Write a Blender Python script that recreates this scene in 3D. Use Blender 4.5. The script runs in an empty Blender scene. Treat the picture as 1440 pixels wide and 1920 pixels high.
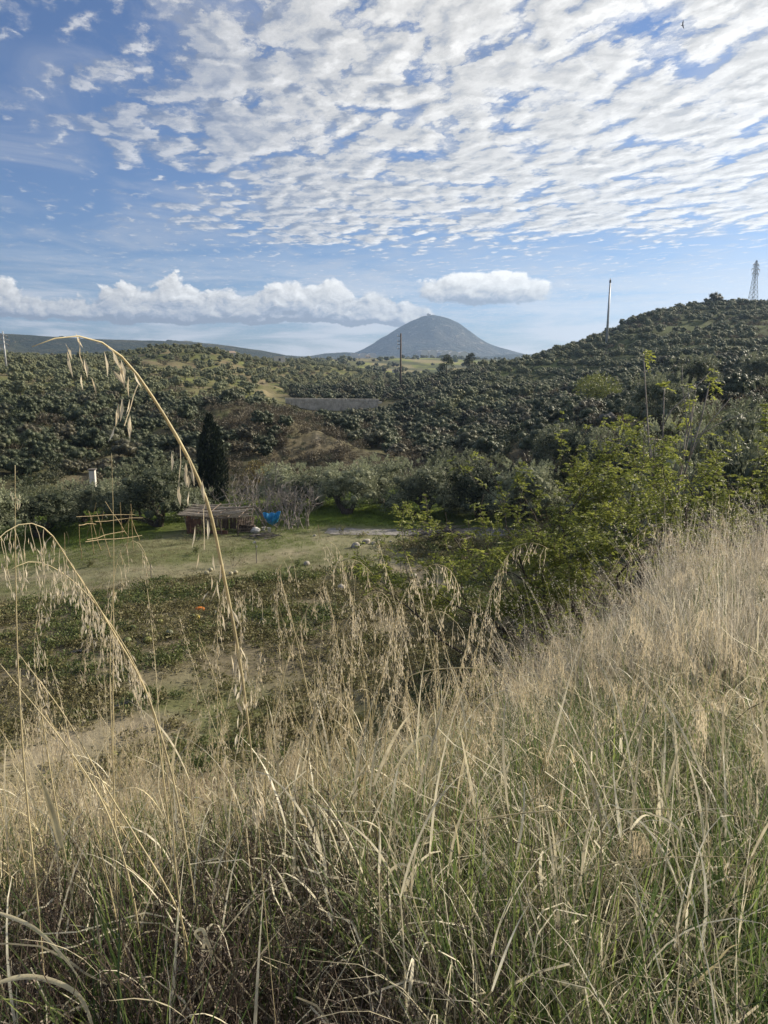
import bpy, bmesh, math, random
import numpy as np
from mathutils import Vector, Matrix, Euler

SC = bpy.context.scene
COL = SC.collection
R = math.radians
rng = np.random.default_rng(7)
random.seed(7)

# ---------------------------------------------------------------- camera, light, exposure
PITCH = math.atan(270 / 1387.0)
cam_d = bpy.data.cameras.new('camera')
cam = bpy.data.objects.new('camera', cam_d)
COL.objects.link(cam)
cam.location = (0, 0, 0)                       # eye level is z = 0
cam.rotation_euler = (math.pi / 2 - PITCH, 0, 0)
cam_d.sensor_fit = 'VERTICAL'
cam_d.sensor_height = 36
cam_d.sensor_width = 27
cam_d.lens = 26
cam_d.clip_start = 0.05
cam_d.clip_end = 30000
SC.camera = cam

SUN_AZ = 62.0        # degrees clockwise from the view direction (+Y)
SUN_EL = 25.0
sun_d = bpy.data.lights.new('sun', 'SUN')
sun_d.energy = 5.0
sun_d.angle = R(0.55)
sun_d.color = (1.0, 0.88, 0.70)
sun = bpy.data.objects.new('sun', sun_d)
COL.objects.link(sun)
sdir = Vector((math.sin(R(SUN_AZ)) * math.cos(R(SUN_EL)), math.cos(R(SUN_AZ)) * math.cos(R(SUN_EL)), math.sin(R(SUN_EL))))
sun.rotation_euler = sdir.to_track_quat('Z', 'Y').to_euler()

vs = SC.view_settings
vs.view_transform = 'Standard'
vs.look = 'None'
vs.gamma = 1
vs.use_curve_mapping = False
vs.exposure = 0.72
SC.display_settings.display_device = 'sRGB'
SC.cycles.use_denoising = True
SC.cycles.max_bounces = 6
SC.cycles.diffuse_bounces = 3
SC.cycles.glossy_bounces = 2
SC.cycles.transmission_bounces = 4
SC.cycles.transparent_max_bounces = 6
SC.cycles.volume_bounces = 0
SC.cycles.caustics_reflective = False
SC.cycles.caustics_refractive = False


# ---------------------------------------------------------------- node helpers
def nd(nt, typ, ins=None, **props):
    n = nt.nodes.new(typ)
    for k, v in props.items():
        setattr(n, k, v)
    for k, v in (ins or {}).items():
        s = n.inputs[k]
        if isinstance(v, bpy.types.NodeSocket):
            nt.links.new(v, s)
        else:
            s.default_value = v
    return n


def mt(nt, op, a, b=None, c=None, clamp=False):
    n = nt.nodes.new('ShaderNodeMath')
    n.operation = op
    n.use_clamp = clamp
    for i, v in enumerate((a, b, c)):
        if v is None:
            continue
        if isinstance(v, bpy.types.NodeSocket):
            nt.links.new(v, n.inputs[i])
        else:
            n.inputs[i].default_value = v
    return n.outputs[0]


def sstep(nt, x, a, b, lo=0.0, hi=1.0):
    n = nd(nt, 'ShaderNodeMapRange', {'Value': x, 'From Min': a, 'From Max': b, 'To Min': lo, 'To Max': hi},
           interpolation_type='SMOOTHSTEP')
    return n.outputs[0]


def lstep(nt, x, a, b, lo=0.0, hi=1.0):
    n = nd(nt, 'ShaderNodeMapRange', {'Value': x, 'From Min': a, 'From Max': b, 'To Min': lo, 'To Max': hi})
    return n.outputs[0]


def mixc(nt, f, a, b):
    n = nt.nodes.new('ShaderNodeMix')
    n.data_type = 'RGBA'
    for i, v in ((0, f), (6, a), (7, b)):
        if isinstance(v, bpy.types.NodeSocket):
            nt.links.new(v, n.inputs[i])
        else:
            n.inputs[i].default_value = v if i == 0 else (*v, 1.0) if len(v) == 3 else v
    return n.outputs[2]


def noise(nt, vec, scale, detail=4, rough=0.5, lac=2.0, dist=0.0, out=0, dim='3D'):
    n = nd(nt, 'ShaderNodeTexNoise', {'Vector': vec, 'Scale': scale, 'Detail': detail, 'Roughness': rough,
                                      'Lacunarity': lac, 'Distortion': dist}, noise_dimensions=dim)
    return n.outputs[out]


def comb(nt, x, y, z=0.0):
    return nd(nt, 'ShaderNodeCombineXYZ', {0: x, 1: y, 2: z}).outputs[0]


def vmath(nt, op, a, b=None, scale=None):
    n = nt.nodes.new('ShaderNodeVectorMath')
    n.operation = op
    for i, v in enumerate((a, b)):
        if v is None:
            continue
        if isinstance(v, bpy.types.NodeSocket):
            nt.links.new(v, n.inputs[i])
        else:
            n.inputs[i].default_value = v
    if scale is not None:
        n.inputs['Scale'].default_value = scale
    return n.outputs[0]


# ---------------------------------------------------------------- sky with a sheet of altocumulus and low cumulus
def group(name, ins, outs):
    g = bpy.data.node_groups.new(name, 'ShaderNodeTree')
    for n, t in ins:
        g.interface.new_socket(n, in_out='INPUT', socket_type=t)
    for n, t in outs:
        g.interface.new_socket(n, in_out='OUTPUT', socket_type=t)
    return g, g.nodes.new('NodeGroupInput'), g.nodes.new('NodeGroupOutput')


def make_sheet_group():
    """density of the altocumulus sheet over a point of the cloud plane"""
    g, gi, go = group('cloud_sheet', [('P', 'NodeSocketVector')], [('D', 'NodeSocketFloat')])
    P = gi.outputs[0]
    sep = nd(g, 'ShaderNodeSeparateXYZ', {0: P})
    x, y = sep.outputs[0], sep.outputs[1]
    # cloudlets stretched in rows that run away to the left
    r0 = nd(g, 'ShaderNodeMapping', {'Vector': P, 'Rotation': (0, 0, R(-18))}).outputs[0]
    rot = nd(g, 'ShaderNodeMapping', {'Vector': r0, 'Scale': (6.6, 4.4, 1)}).outputs[0]
    warp = noise(g, rot, 0.7, 2, 0.5, out=1, dim='2D')
    w1 = vmath(g, 'SCALE', vmath(g, 'SUBTRACT', warp, (0.5, 0.5, 0.5)), scale=1.5)
    q = vmath(g, 'ADD', rot, w1)
    warp2 = noise(g, rot, 2.6, 5, 0.62, out=1, dim='2D')
    w2 = vmath(g, 'SCALE', vmath(g, 'SUBTRACT', warp2, (0.5, 0.5, 0.5)), scale=0.95)
    q = vmath(g, 'ADD', q, w2)
    vo = nd(g, 'ShaderNodeTexVoronoi', {'Vector': q, 'Scale': 1.0, 'Detail': 0.0, 'Roughness': 0.30, 'Lacunarity': 2.1,
                                        'Smoothness': 0.45, 'Randomness': 0.95}, feature='SMOOTH_F1', voronoi_dimensions='2D', normalize=True)
    cell = mt(g, 'SUBTRACT', 0.55, vo.outputs['Distance'])
    fine = noise(g, q, 1.9, 7, 0.60, dim='2D')
    big = noise(g, P, 1.05, 4, 0.55, dim='2D')
    # coverage: over the right side, thinning out to the left and ending above the horizon
    side = sstep(g, mt(g, 'ADD', mt(g, 'ADD', x, mt(g, 'MULTIPLY', y, 0.10)), mt(g, 'MULTIPLY', mt(g, 'SUBTRACT', big, 0.5), 2.4)), -1.5, 0.3)
    rad = vmath(g, 'LENGTH', P)
    ln = g.nodes[-1].outputs['Value']
    edge = mt(g, 'ADD', ln, mt(g, 'MULTIPLY', mt(g, 'SUBTRACT', noise(g, P, 1.3, 5, 0.6, dim='2D'), 0.5), 3.2))
    far = sstep(g, edge, 6.7, 4.8)
    cov = mt(g, 'MULTIPLY', side, far)
    d = mt(g, 'ADD', mt(g, 'MULTIPLY', cell, 1.75), mt(g, 'MULTIPLY', mt(g, 'SUBTRACT', fine, 0.5), 0.95))
    d = mt(g, 'ADD', d, mt(g, 'MULTIPLY', mt(g, 'SUBTRACT', big, 0.5), 0.5))
    d = mt(g, 'ADD', d, mt(g, 'SUBTRACT', mt(g, 'MULTIPLY', cov, 0.84), 0.95))
    g.links.new(d, go.inputs[0])
    return g


def make_cumulus_group():
    """density of the low cumulus over (azimuth, elevation) in degrees"""
    g, gi, go = group('cumulus', [('A', 'NodeSocketVector')], [('D', 'NodeSocketFloat')])
    A = gi.outputs[0]
    sep = nd(g, 'ShaderNodeSeparateXYZ', {0: A})
    az, el = sep.outputs[0], sep.outputs[1]
    m = nd(g, 'ShaderNodeMapping', {'Vector': A, 'Scale': (0.42, 0.62, 1)}).outputs[0]
    w = vmath(g, 'SCALE', vmath(g, 'SUBTRACT', noise(g, m, 1.3, 6, 0.62, out=1, dim='2D'), (0.5, 0.5, 0.5)), scale=1.0)
    q = vmath(g, 'ADD', m, w)
    vo = nd(g, 'ShaderNodeTexVoronoi', {'Vector': q, 'Scale': 1.0, 'Detail': 2.4, 'Roughness': 0.55, 'Lacunarity': 2.3,
                                        'Smoothness': 0.45}, feature='SMOOTH_F1', voronoi_dimensions='2D', normalize=True)
    billow = mt(g, 'SUBTRACT', 0.42, vo.outputs['Distance'])
    lowf = noise(g, comb(g, mt(g, 'MULTIPLY', az, 0.15), 3.3), 1.0, 2, 0.5, dim='2D')
    # a bank from the left edge to the mountain, and again in other quarters of the horizon
    bank = mt(g, 'MULTIPLY', sstep(g, az, 9.5, 2.0), sstep(g, az, -75, -40))
    far = mt(g, 'MULTIPLY', sstep(g, az, 40, 60), sstep(g, az, 200, 100))
    have = mt(g, 'MAXIMUM', bank, mt(g, 'MULTIPLY', far, 0.9))
    top = mt(g, 'ADD', mt(g, 'ADD', 3.3, mt(g, 'MULTIPLY', have, 2.05)), mt(g, 'MULTIPLY', mt(g, 'SUBTRACT', lowf, 0.5), 4.6))
    base = mt(g, 'ADD', 3.25, mt(g, 'MULTIPLY', mt(g, 'SUBTRACT', noise(g, m, 0.7, 4, 0.55, dim='2D'), 0.5), 1.2))
    up = mt(g, 'MULTIPLY', mt(g, 'SUBTRACT', top, el), 0.30)
    lo = sstep(g, mt(g, 'SUBTRACT', el, base), -0.45, 0.45)
    d = mt(g, 'ADD', mt(g, 'MINIMUM', up, 0.42), mt(g, 'MULTIPLY', billow, 0.9))
    d = mt(g, 'SUBTRACT', d, mt(g, 'MULTIPLY', mt(g, 'SUBTRACT', 1.0, have), 0.9))
    d = mt(g, 'SUBTRACT', d, mt(g, 'MULTIPLY', mt(g, 'SUBTRACT', 1.0, lo), 0.9))
    # one flatter cloud by itself over the right shoulder of the mountain
    ea = mt(g, 'DIVIDE', mt(g, 'SUBTRACT', az, 7.6), 5.0)
    ee = mt(g, 'DIVIDE', mt(g, 'SUBTRACT', el, 5.75), 1.15)
    env = mt(g, 'SUBTRACT', 1.0, mt(g, 'ADD', mt(g, 'MULTIPLY', ea, ea), mt(g, 'MULTIPLY', ee, ee)))
    d2 = mt(g, 'ADD', mt(g, 'MULTIPLY', mt(g, 'MAXIMUM', env, -3.0), 0.42), mt(g, 'MULTIPLY', billow, 0.75))
    d = mt(g, 'MAXIMUM', d, d2)
    g.links.new(d, go.inputs[0])
    return g


SKY_STRENGTH = 0.10
CLOUD_GAIN = 1.0


def make_world():
    w = bpy.data.worlds.new('World')
    SC.world = w
    w.use_nodes = True
    nt = w.node_tree
    nt.nodes.clear()
    tc = nt.nodes.new('ShaderNodeTexCoord')
    D = tc.outputs['Generated']
    sky = nd(nt, 'ShaderNodeTexSky', {}, sky_type='NISHITA', sun_disc=False, sun_elevation=R(SUN_EL), sun_rotation=R(SUN_AZ),
             air_density=1.0, dust_density=0.6, ozone_density=2.2, altitude=200)
    sep = nd(nt, 'ShaderNodeSeparateXYZ', {0: D})
    dx, dy, dz = sep.outputs
    zc = mt(nt, 'MAXIMUM', dz, 0.004)
    inv = mt(nt, 'DIVIDE', 1.0, mt(nt, 'ADD', zc, 0.012))
    P = comb(nt, mt(nt, 'MULTIPLY', dx, inv), mt(nt, 'MULTIPLY', dy, inv), 0.0)
    sg = make_sheet_group()
    cg = make_cumulus_group()

    def grp(g, v):
        n = nt.nodes.new('ShaderNodeGroup')
        n.node_tree = g
        nt.links.new(v, n.inputs[0])
        return n.outputs[0]

    d0 = grp(sg, P)
    d1 = grp(sg, vmath(nt, 'ADD', P, (0.045, 0.05, 0.0)))       # towards the sun
    a_sheet = mt(nt, 'MULTIPLY', sstep(nt, d0, -0.40, 0.30), sstep(nt, mt(nt, 'ADD', dx, mt(nt, 'MULTIPLY', dz, 0.0)), -0.62, 0.05, 0.35, 0.97))
    lit = mt(nt, 'MULTIPLY', mt(nt, 'SUBTRACT', d0, d1), 0.55)
    thick = sstep(nt, d0, 0.18, 0.60)
    # near the sun's side the sheet glows more
    glow = lstep(nt, vmath(nt, 'DOT_PRODUCT', D, tuple(sdir)), 0.25, 1.0)
    glow_s = nt.nodes[-1]
    dp = nd(nt, 'ShaderNodeVectorMath', {0: D, 1: tuple(sdir)}, operation='DOT_PRODUCT').outputs['Value']
    nt.links.new(dp, glow_s.inputs['Value'])
    b = mt(nt, 'ADD', mt(nt, 'ADD', 0.46, mt(nt, 'MULTIPLY', glow, 0.50)), mt(nt, 'ADD', lit, mt(nt, 'MULTIPLY', sstep(nt, d0, -0.15, 0.22), 0.16)))
    b = mt(nt, 'SUBTRACT', b, mt(nt, 'MULTIPLY', thick, 0.14))
    b = mt(nt, 'MINIMUM', mt(nt, 'MAXIMUM', b, 0.36), 1.15)
    shade = mixc(nt, sstep(nt, b, 0.35, 0.8), (0.80, 0.88, 1.05), (1.0, 0.975, 0.93))
    # clouds are given in units of displayed radiance, so divide by the world strength
    ccol = vmath(nt, 'SCALE', shade)
    nt.links.new(mt(nt, 'MULTIPLY', b, 0.58 / SKY_STRENGTH), nt.nodes[-2].inputs['Scale'])
    # thin high veil
    mveil = nd(nt, 'ShaderNodeMapping', {'Vector': P, 'Rotation': (0, 0, R(40)), 'Scale': (0.9, 0.6, 1)}).outputs[0]
    veil = mt(nt, 'MULTIPLY', sstep(nt, noise(nt, mveil, 1.5, 7, 0.6, dist=0.6, dim='2D'), 0.42, 0.80), 0.48)
    skyc = sky.outputs[0]
    # cooler, deeper blue as the photograph records it
    skyc = vmath(nt, 'MULTIPLY', skyc, (0.36, 0.46, 0.64))
    base = mixc(nt, veil, skyc, tuple(v * 0.36 / SKY_STRENGTH for v in (0.95, 0.98, 1.06)))
    col = mixc(nt, a_sheet, base, ccol)
    # low cumulus
    az = mt(nt, 'MULTIPLY', mt(nt, 'ARCTAN2', dx, dy), 57.29578)
    el = mt(nt, 'MULTIPLY', mt(nt, 'ARCSINE', dz), 57.29578)
    A = comb(nt, az, el, 0.0)
    c0 = grp(cg, A)
    c1 = grp(cg, vmath(nt, 'ADD', A, (0.30, 0.30, 0.0)))
    a_c = sstep(nt, c0, 0.0, 0.14)
    relief = mt(nt, 'MULTIPLY', mt(nt, 'SUBTRACT', c0, c1), 1.7)
    hup = sstep(nt, el, 3.3, 6.6)
    bc = mt(nt, 'ADD', mt(nt, 'ADD', 0.40, mt(nt, 'MULTIPLY', hup, 0.42)), relief)
    bc = mt(nt, 'MINIMUM', mt(nt, 'MAXIMUM', bc, 0.30), 1.2)
    csh = mixc(nt, sstep(nt, bc, 0.3, 0.75), (0.84, 0.92, 1.08), (1.0, 0.97, 0.90))
    cc = vmath(nt, 'SCALE', csh)
    nt.links.new(mt(nt, 'MULTIPLY', bc, 0.64 / SKY_STRENGTH), nt.nodes[-2].inputs['Scale'])
    # hazy streaks below and beside the cumulus
    ms = nd(nt, 'ShaderNodeMapping', {'Vector': A, 'Scale': (0.075, 0.62, 1)}).outputs[0]
    st = noise(nt, ms, 1.2, 7, 0.62, dist=0.25, dim='2D')
    sband = mt(nt, 'MULTIPLY', sstep(nt, el, -2.0, 1.0), sstep(nt, el, 10.0, 2.5))
    side = lstep(nt, az, -30, 30, 0.0, 0.22)
    stf = mt(nt, 'MULTIPLY', sstep(nt, mt(nt, 'ADD', st, side), 0.44, 0.72), mt(nt, 'MULTIPLY', sband, 0.9))
    col = mixc(nt, stf, col, tuple(v * 0.50 / SKY_STRENGTH for v in (0.97, 0.98, 1.0)))
    col = mixc(nt, a_c, col, cc)
    bg = nd(nt, 'ShaderNodeBackground', {'Color': col, 'Strength': SKY_STRENGTH})
    out = nt.nodes.new('ShaderNodeOutputWorld')
    nt.links.new(bg.outputs[0], out.inputs[0])
    w.cycles.sampling_method = 'MANUAL'
    w.cycles.sample_map_resolution = 1024


make_world()

# ---------------------------------------------------------------- measuring: photograph pixel <-> direction
FPX = 1387.0
CP, SP = math.cos(PITCH), math.sin(PITCH)


def ray(px, py):
    u = (px - 720) / FPX
    v = (960 - py) / FPX
    return np.array([u, CP + v * SP, -SP + v * CP])


def pt(px, py, r):
    d = ray(px, py)
    return d * (r / math.hypot(d[0], d[1]))


# value noise, used for relief and for scattering plants
def _hash(ix, iy, seed):
    h = (ix.astype(np.int64) * 374761393 + iy.astype(np.int64) * 668265263 + seed * 1442695041) & 0xFFFFFFFF
    h = ((h ^ (h >> 13)) * 1274126177) & 0xFFFFFFFF
    return ((h ^ (h >> 16)) & 0xFFFF) / 65535.0


def vnoise(x, y, seed=0):
    x = np.asarray(x, float); y = np.asarray(y, float)
    ix, iy = np.floor(x), np.floor(y)
    fx, fy = x - ix, y - iy
    fx = fx * fx * (3 - 2 * fx); fy = fy * fy * (3 - 2 * fy)
    a = _hash(ix, iy, seed); b = _hash(ix + 1, iy, seed)
    c = _hash(ix, iy + 1, seed); d = _hash(ix + 1, iy + 1, seed)
    return (a * (1 - fx) + b * fx) * (1 - fy) + (c * (1 - fx) + d * fx) * fy


def fbm(x, y, oct=4, seed=0, rough=0.5):
    s = 0; a = 1; t = 0
    x = np.asarray(x, float); y = np.asarray(y, float)
    for i in range(oct):
        s = s + a * vnoise(x * 2 ** i + 17.3 * i, y * 2 ** i - 9.1 * i, seed + i)
        t += a
        a *= rough
    return s / t


def smooth(x, a, b):
    t = np.clip((np.asarray(x, float) - a) / (b - a), 0, 1)
    return t * t * (3 - 2 * t)


# ---------------------------------------------------------------- the lie of the land
CTRL = []
for x, y, z in [
    (0, .25, -1.62), (0.3, -.3, -1.6), (-.3, -.3, -1.6), (0, -1.5, -1.55), (2, -1, -1.5), (-2, -1, -1.6), (0, -6, -1.4), (6, -4, -1.3), (-6, -4, -1.7),
    (0, -30, -1), (40, -20, 0), (-40, -20, -3), (0, -200, 4), (200, -100, 12), (-200, -100, -6),
    (0, 1.5, -1.72), (-1.6, 1.5, -1.86), (1.6, 1.5, -1.64), (3.2, 1.5, -1.5),
    (0, 3, -2.3), (-2, 3, -2.6), (2, 3, -2.0), (-4, 2, -2.4), (4, 3, -1.75),
    (0, 5, -3.5), (-3, 5, -4.1), (3, 5.5, -2.55), (-6, 4, -4.2), (1.6, 5.5, -3.0),
    (0, 8, -5.9), (-4, 8, -6.8), (3.6, 8.5, -2.95), (1.8, 8, -4.1), (6, 8, -2.4), (-10, 8, -7.5),
    (0, 12, -8.5), (-6, 12, -9.1), (5.5, 12, -4.3), (2.2, 12, -7.2), (9, 12, -3.4), (-14, 12, -9.6),
    (0, 18, -10.5), (-8, 17, -10.6), (6, 18, -8.0), (-18, 18, -10.7), (11, 18, -6.2),
    (0, 25, -10.9), (-10, 25, -10.9), (8, 25, -9.6), (15, 25, -8.0), (-25, 22, -10.9),
    (0, 35, -11.0), (-12, 35, -11.0), (8, 35, -10.9), (20, 35, -9.0), (-30, 32, -11.0),
    (0, 48, -11.1), (-15, 48, -11.1), (12, 48, -11.0), (26, 45, -9.5), (-32, 45, -11.1), (6, 57, -11.3), (-10, 57, -11.4), (-28, 57, -11.5)]:
    CTRL.append((x, y, z))
for px, py, r in [
    # gorge behind the olive row and the slope that faces us
    (100, 905, 74), (300, 905, 74), (-200, 905, 74), (560, 897, 74), (470, 905, 72), (700, 880, 74),
    (560, 800, 92), (450, 800, 90), (380, 805, 92), (640, 830, 100), (100, 785, 108), (250, 795, 102), (-150, 785, 110),
    (0, 752, 135), (300, 765, 122), (480, 775, 118), (600, 785, 125), (660, 800, 130), (-200, 750, 140),
    (750, 868, 80), (850, 860, 78), (960, 850, 75), (750, 828, 108), (850, 825, 102), (700, 790, 140), (760, 782, 150),
    (620, 788, 150), (560, 786, 146), (690, 785, 154), (620, 779, 168), (680, 778, 168), (560, 774, 166), (540, 760, 172), (620, 742, 196), (700, 750, 190), (560, 735, 215),
    # left plateau and the knoll
    (0, 705, 190), (200, 712, 190), (400, 728, 180), (120, 688, 240), (400, 712, 215), (-200, 700, 200),
    (0, 678, 300), (220, 672, 320), (330, 656, 315), (430, 671, 300), (490, 700, 290), (330, 692, 255), (250, 662, 340), (410, 660, 330),
    (0, 668, 400), (330, 676, 420), (200, 676, 430), (-250, 664, 420), (130, 676, 370),
    # terraced orchard right of the knoll
    (560, 715, 280), (640, 720, 270), (600, 690, 370), (540, 684, 400), (680, 705, 350), (720, 712, 330), (590, 682, 440), (560, 690, 520),
    # valley and green hills
    (760, 722, 290), (760, 714, 480), (640, 692, 560), (720, 690, 700), (860, 702, 560), (850, 692, 700), (620, 680, 900), (740, 676, 950), (860, 680, 900), (930, 682, 850),
    (560, 678, 1100), (700, 673, 1200), (800, 670, 1200), (880, 674, 1250), (960, 680, 1250), (1100, 678, 1200),
    (700, 690, 1900), (900, 690, 1900), (500, 690, 1900), (0, 700, 2000), (1200, 690, 2000), (1500, 690, 2000), (-300, 700, 2000),
    # right hill
    (900, 790, 112), (820, 760, 150), (800, 735, 205), (900, 745, 165), (1000, 800, 92), (1100, 770, 108), (1000, 725, 195), (900, 706, 225), (860, 706, 260),
    (1180, 800, 70), (1290, 752, 98), (1420, 745, 92), (1440, 790, 66), (1600, 760, 90), (1200, 730, 135), (1300, 705, 140), (1440, 690, 135), (1100, 715, 170), (1600, 690, 140),
    (970, 680, 255), (1060, 653, 262), (1130, 637, 268), (1160, 622, 272), (1200, 599, 285), (1260, 583, 305), (1320, 572, 325), (1440, 572, 335), (1600, 575, 340),
    (1250, 640, 225), (1350, 640, 215), (1440, 640, 215), (1130, 672, 218), (1600, 640, 220), (1340, 600, 275), (1440, 600, 275),
    (1000, 690, 330), (1100, 660, 350), (1200, 620, 380), (1320, 600, 430), (1440, 590, 450), (1600, 590, 460), (1000, 695, 480), (1200, 650, 600), (1440, 640, 650),
    (900, 698, 420)]:
    CTRL.append(tuple(pt(px, py, r)))
CTRL = np.array(CTRL)


def _tl(x, y):
    r = np.hypot(x, y)
    return np.arctan2(x, y) * 2.2, np.log(r + 0.6)


def _phi(d2):
    return 0.5 * d2 * np.log(d2 + 1e-9)


_ct, _cl = _tl(CTRL[:, 0], CTRL[:, 1])
_cv = CTRL[:, 2] / (np.hypot(CTRL[:, 0], CTRL[:, 1]) + 4.0)
_n = len(CTRL)
_K = _phi((_ct[:, None] - _ct[None]) ** 2 + (_cl[:, None] - _cl[None]) ** 2) + np.eye(_n) * 2e-3
_Pm = np.stack([np.ones(_n), _ct, _cl], 1)
_A = np.block([[_K, _Pm], [_Pm.T, np.zeros((3, 3))]])
_W = np.linalg.solve(_A, np.concatenate([_cv, np.zeros(3)]))


def base_h(x, y):
    x = np.asarray(x, float).ravel(); y = np.asarray(y, float).ravel()
    out = np.empty(len(x))
    for i in range(0, len(x), 40000):
        t, l = _tl(x[i:i + 40000], y[i:i + 40000])
        d2 = (t[:, None] - _ct[None]) ** 2 + (l[:, None] - _cl[None]) ** 2
        v = _phi(d2) @ _W[:_n] + _W[_n] + _W[_n + 1] * t + _W[_n + 2] * l
        out[i:i + 40000] = v * (np.hypot(x[i:i + 40000], y[i:i + 40000]) + 4.0)
    return out


def field_mask(x, y):
    """1 on the worked flat field below the bank"""
    r = np.hypot(x, y)
    edge = 4.5 + (r - 20) * 0.10 + 2.0 * (fbm(np.asarray(y) * .15, np.asarray(x) * .0 + 3, 2, 5) - .5)
    return smooth(r, 17.5, 21) * smooth(r, 70, 64) * smooth(np.asarray(x) - edge, 4, -1)


MOUND = (4.2, 43.5)


def height(x, y):
    x = np.asarray(x, float).ravel(); y = np.asarray(y, float).ravel()
    z = base_h(x, y)
    r = np.hypot(x, y)
    fm = field_mask(x, y)
    # uneven ground: fine on the bank, coarse on the hills
    z += (fbm(x * 1.3, y * 1.3, 3, 11) - .5) * 0.22 * smooth(r, 0.3, 2.5) * (1 - 0.8 * fm) * smooth(r, 70, 40)
    z += (fbm(x * .35, y * .35, 3, 12) - .5) * 0.5 * smooth(r, 3, 9) * (1 - fm) * smooth(r, 110, 60)
    th_ = np.arctan2(x, y)
    calm = 1 - smooth(r, 130, 142) * smooth(r, 215, 190) * smooth(th_, -.17, -.13) * smooth(th_, .04, .0)
    z += (fbm(x * .09, y * .09, 4, 13) - .5) * 3.2 * smooth(r, 62, 95) * smooth(r, 600, 260) * calm
    mx_, my_ = MOUND
    z += 1.25 * np.exp(-(((x - mx_) / 2.8) ** 2 + ((y - my_) / 3.0) ** 2) * 1.0) * (1 + .5 * (fbm(x * 1.1, y * 1.1, 3, 18) - .5))
    # the gorge wall is broken rock
    g = smooth(r, 76, 84) * smooth(r, 122, 105) * smooth(np.arctan2(x, y), .02, -.05)
    z += (fbm(x * .22, y * .22, 5, 14, .6) - .5) * 2.6 * g
    # orchard terraces on the right-hand hill and the left plateau
    th = np.arctan2(x, y)
    tm = smooth(r, 125, 160) * smooth(r, 480, 380) * (smooth(th, .12, .2) + .45 * smooth(th, .02, -.08))
    step = 2.6
    k = z / step + 0.55 * (fbm(x * .018, y * .018, 2, 15) - .5)
    f = k - np.floor(k)
    z += tm * step * 0.75 * (smooth(f, .62, .98) - f)
    # cultivated hills in the distance roll a little
    z += (fbm(x * .006, y * .006, 3, 16) - .5) * 14 * smooth(r, 480, 800) * smooth(r, 1900, 1500)
    return z


def hz(x, y):
    return float(height([x], [y])[0])


def at(px, py, rmin=15, rmax=1500, n=700):
    """where the line of sight through a pixel of the photograph meets the ground"""
    d = ray(px, py)
    d = d / math.hypot(d[0], d[1])
    rs = np.exp(np.linspace(math.log(rmin), math.log(rmax), n))
    z = height(d[0] * rs, d[1] * rs)
    below = z >= d[2] * rs
    i = int(np.argmax(below)) if below.any() else n - 1
    r = rs[i]
    return Vector((d[0] * r, d[1] * r, float(z[i])))


# ---------------------------------------------------------------- object helpers
def new_obj(name, me, parent=None, label=None, cat=None, grp=None, kind=None, loc=None, rz=None):
    o = bpy.data.objects.new(name, me)
    COL.objects.link(o)
    if parent is not None:
        o.parent = parent
    if label:
        o['label'] = label
    if cat:
        o['category'] = cat
    if grp:
        o['group'] = grp
    if kind:
        o['kind'] = kind
    if loc is not None:
        o.location = loc
    if rz is not None:
        o.rotation_euler = (0, 0, rz)
    return o


def copy_tree(o, parent=None):
    c = o.copy()
    COL.objects.link(c)
    if parent is not None:
        c.parent = parent
    for ch in o.children:
        copy_tree(ch, c)
    return c


def mesh_np(name, V, F, mat=None, attrs=None, smooth_shade=False, mats=None, midx=None):
    """mesh from numpy arrays; F is (n,4) or (n,3) or a list of both"""
    me = bpy.data.meshes.new(name)
    V = np.asarray(V, np.float32)
    Fs = F if isinstance(F, list) else [F]
    Fs = [np.asarray(f, np.int32) for f in Fs if len(f)]
    me.vertices.add(len(V))
    me.vertices.foreach_set('co', V.ravel())
    li = np.concatenate([f.ravel() for f in Fs])
    cnt = np.concatenate([np.full(len(f), f.shape[1], np.int32) for f in Fs])
    me.loops.add(len(li))
    me.loops.foreach_set('vertex_index', li)
    me.polygons.add(len(cnt))
    st = np.zeros(len(cnt), np.int32)
    st[1:] = np.cumsum(cnt)[:-1]
    me.polygons.foreach_set('loop_start', st)
    if smooth_shade:
        me.polygons.foreach_set('use_smooth', np.ones(len(cnt), bool))
    else:
        me.polygons.foreach_set('use_smooth', np.zeros(len(cnt), bool))
    for k, v in (attrs or {}).items():
        v = np.asarray(v, np.float32)
        if v.ndim == 1:
            a = me.attributes.new(k, 'FLOAT', 'POINT')
            a.data.foreach_set('value', v)
        else:
            a = me.attributes.new(k, 'FLOAT_COLOR', 'POINT')
            if v.shape[1] == 3:
                v = np.concatenate([v, np.ones((len(v), 1), np.float32)], 1)
            a.data.foreach_set('color', v.ravel())
    if mat is not None:
        me.materials.append(mat)
    for m in mats or []:
        me.materials.append(m)
    if midx is not None:
        me.polygons.foreach_set('material_index', np.asarray(midx, np.int32))
    me.update(calc_edges=True)
    me.validate()
    return me


def new_mat(name):
    m = bpy.data.materials.new(name)
    m.use_nodes = True
    nt = m.node_tree
    nt.nodes.clear()
    out = nt.nodes.new('ShaderNodeOutputMaterial')
    return m, nt, out


def attr(nt, name, out='Fac', typ='GEOMETRY'):
    return nd(nt, 'ShaderNodeAttribute', attribute_name=name, attribute_type=typ).outputs[out]


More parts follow.
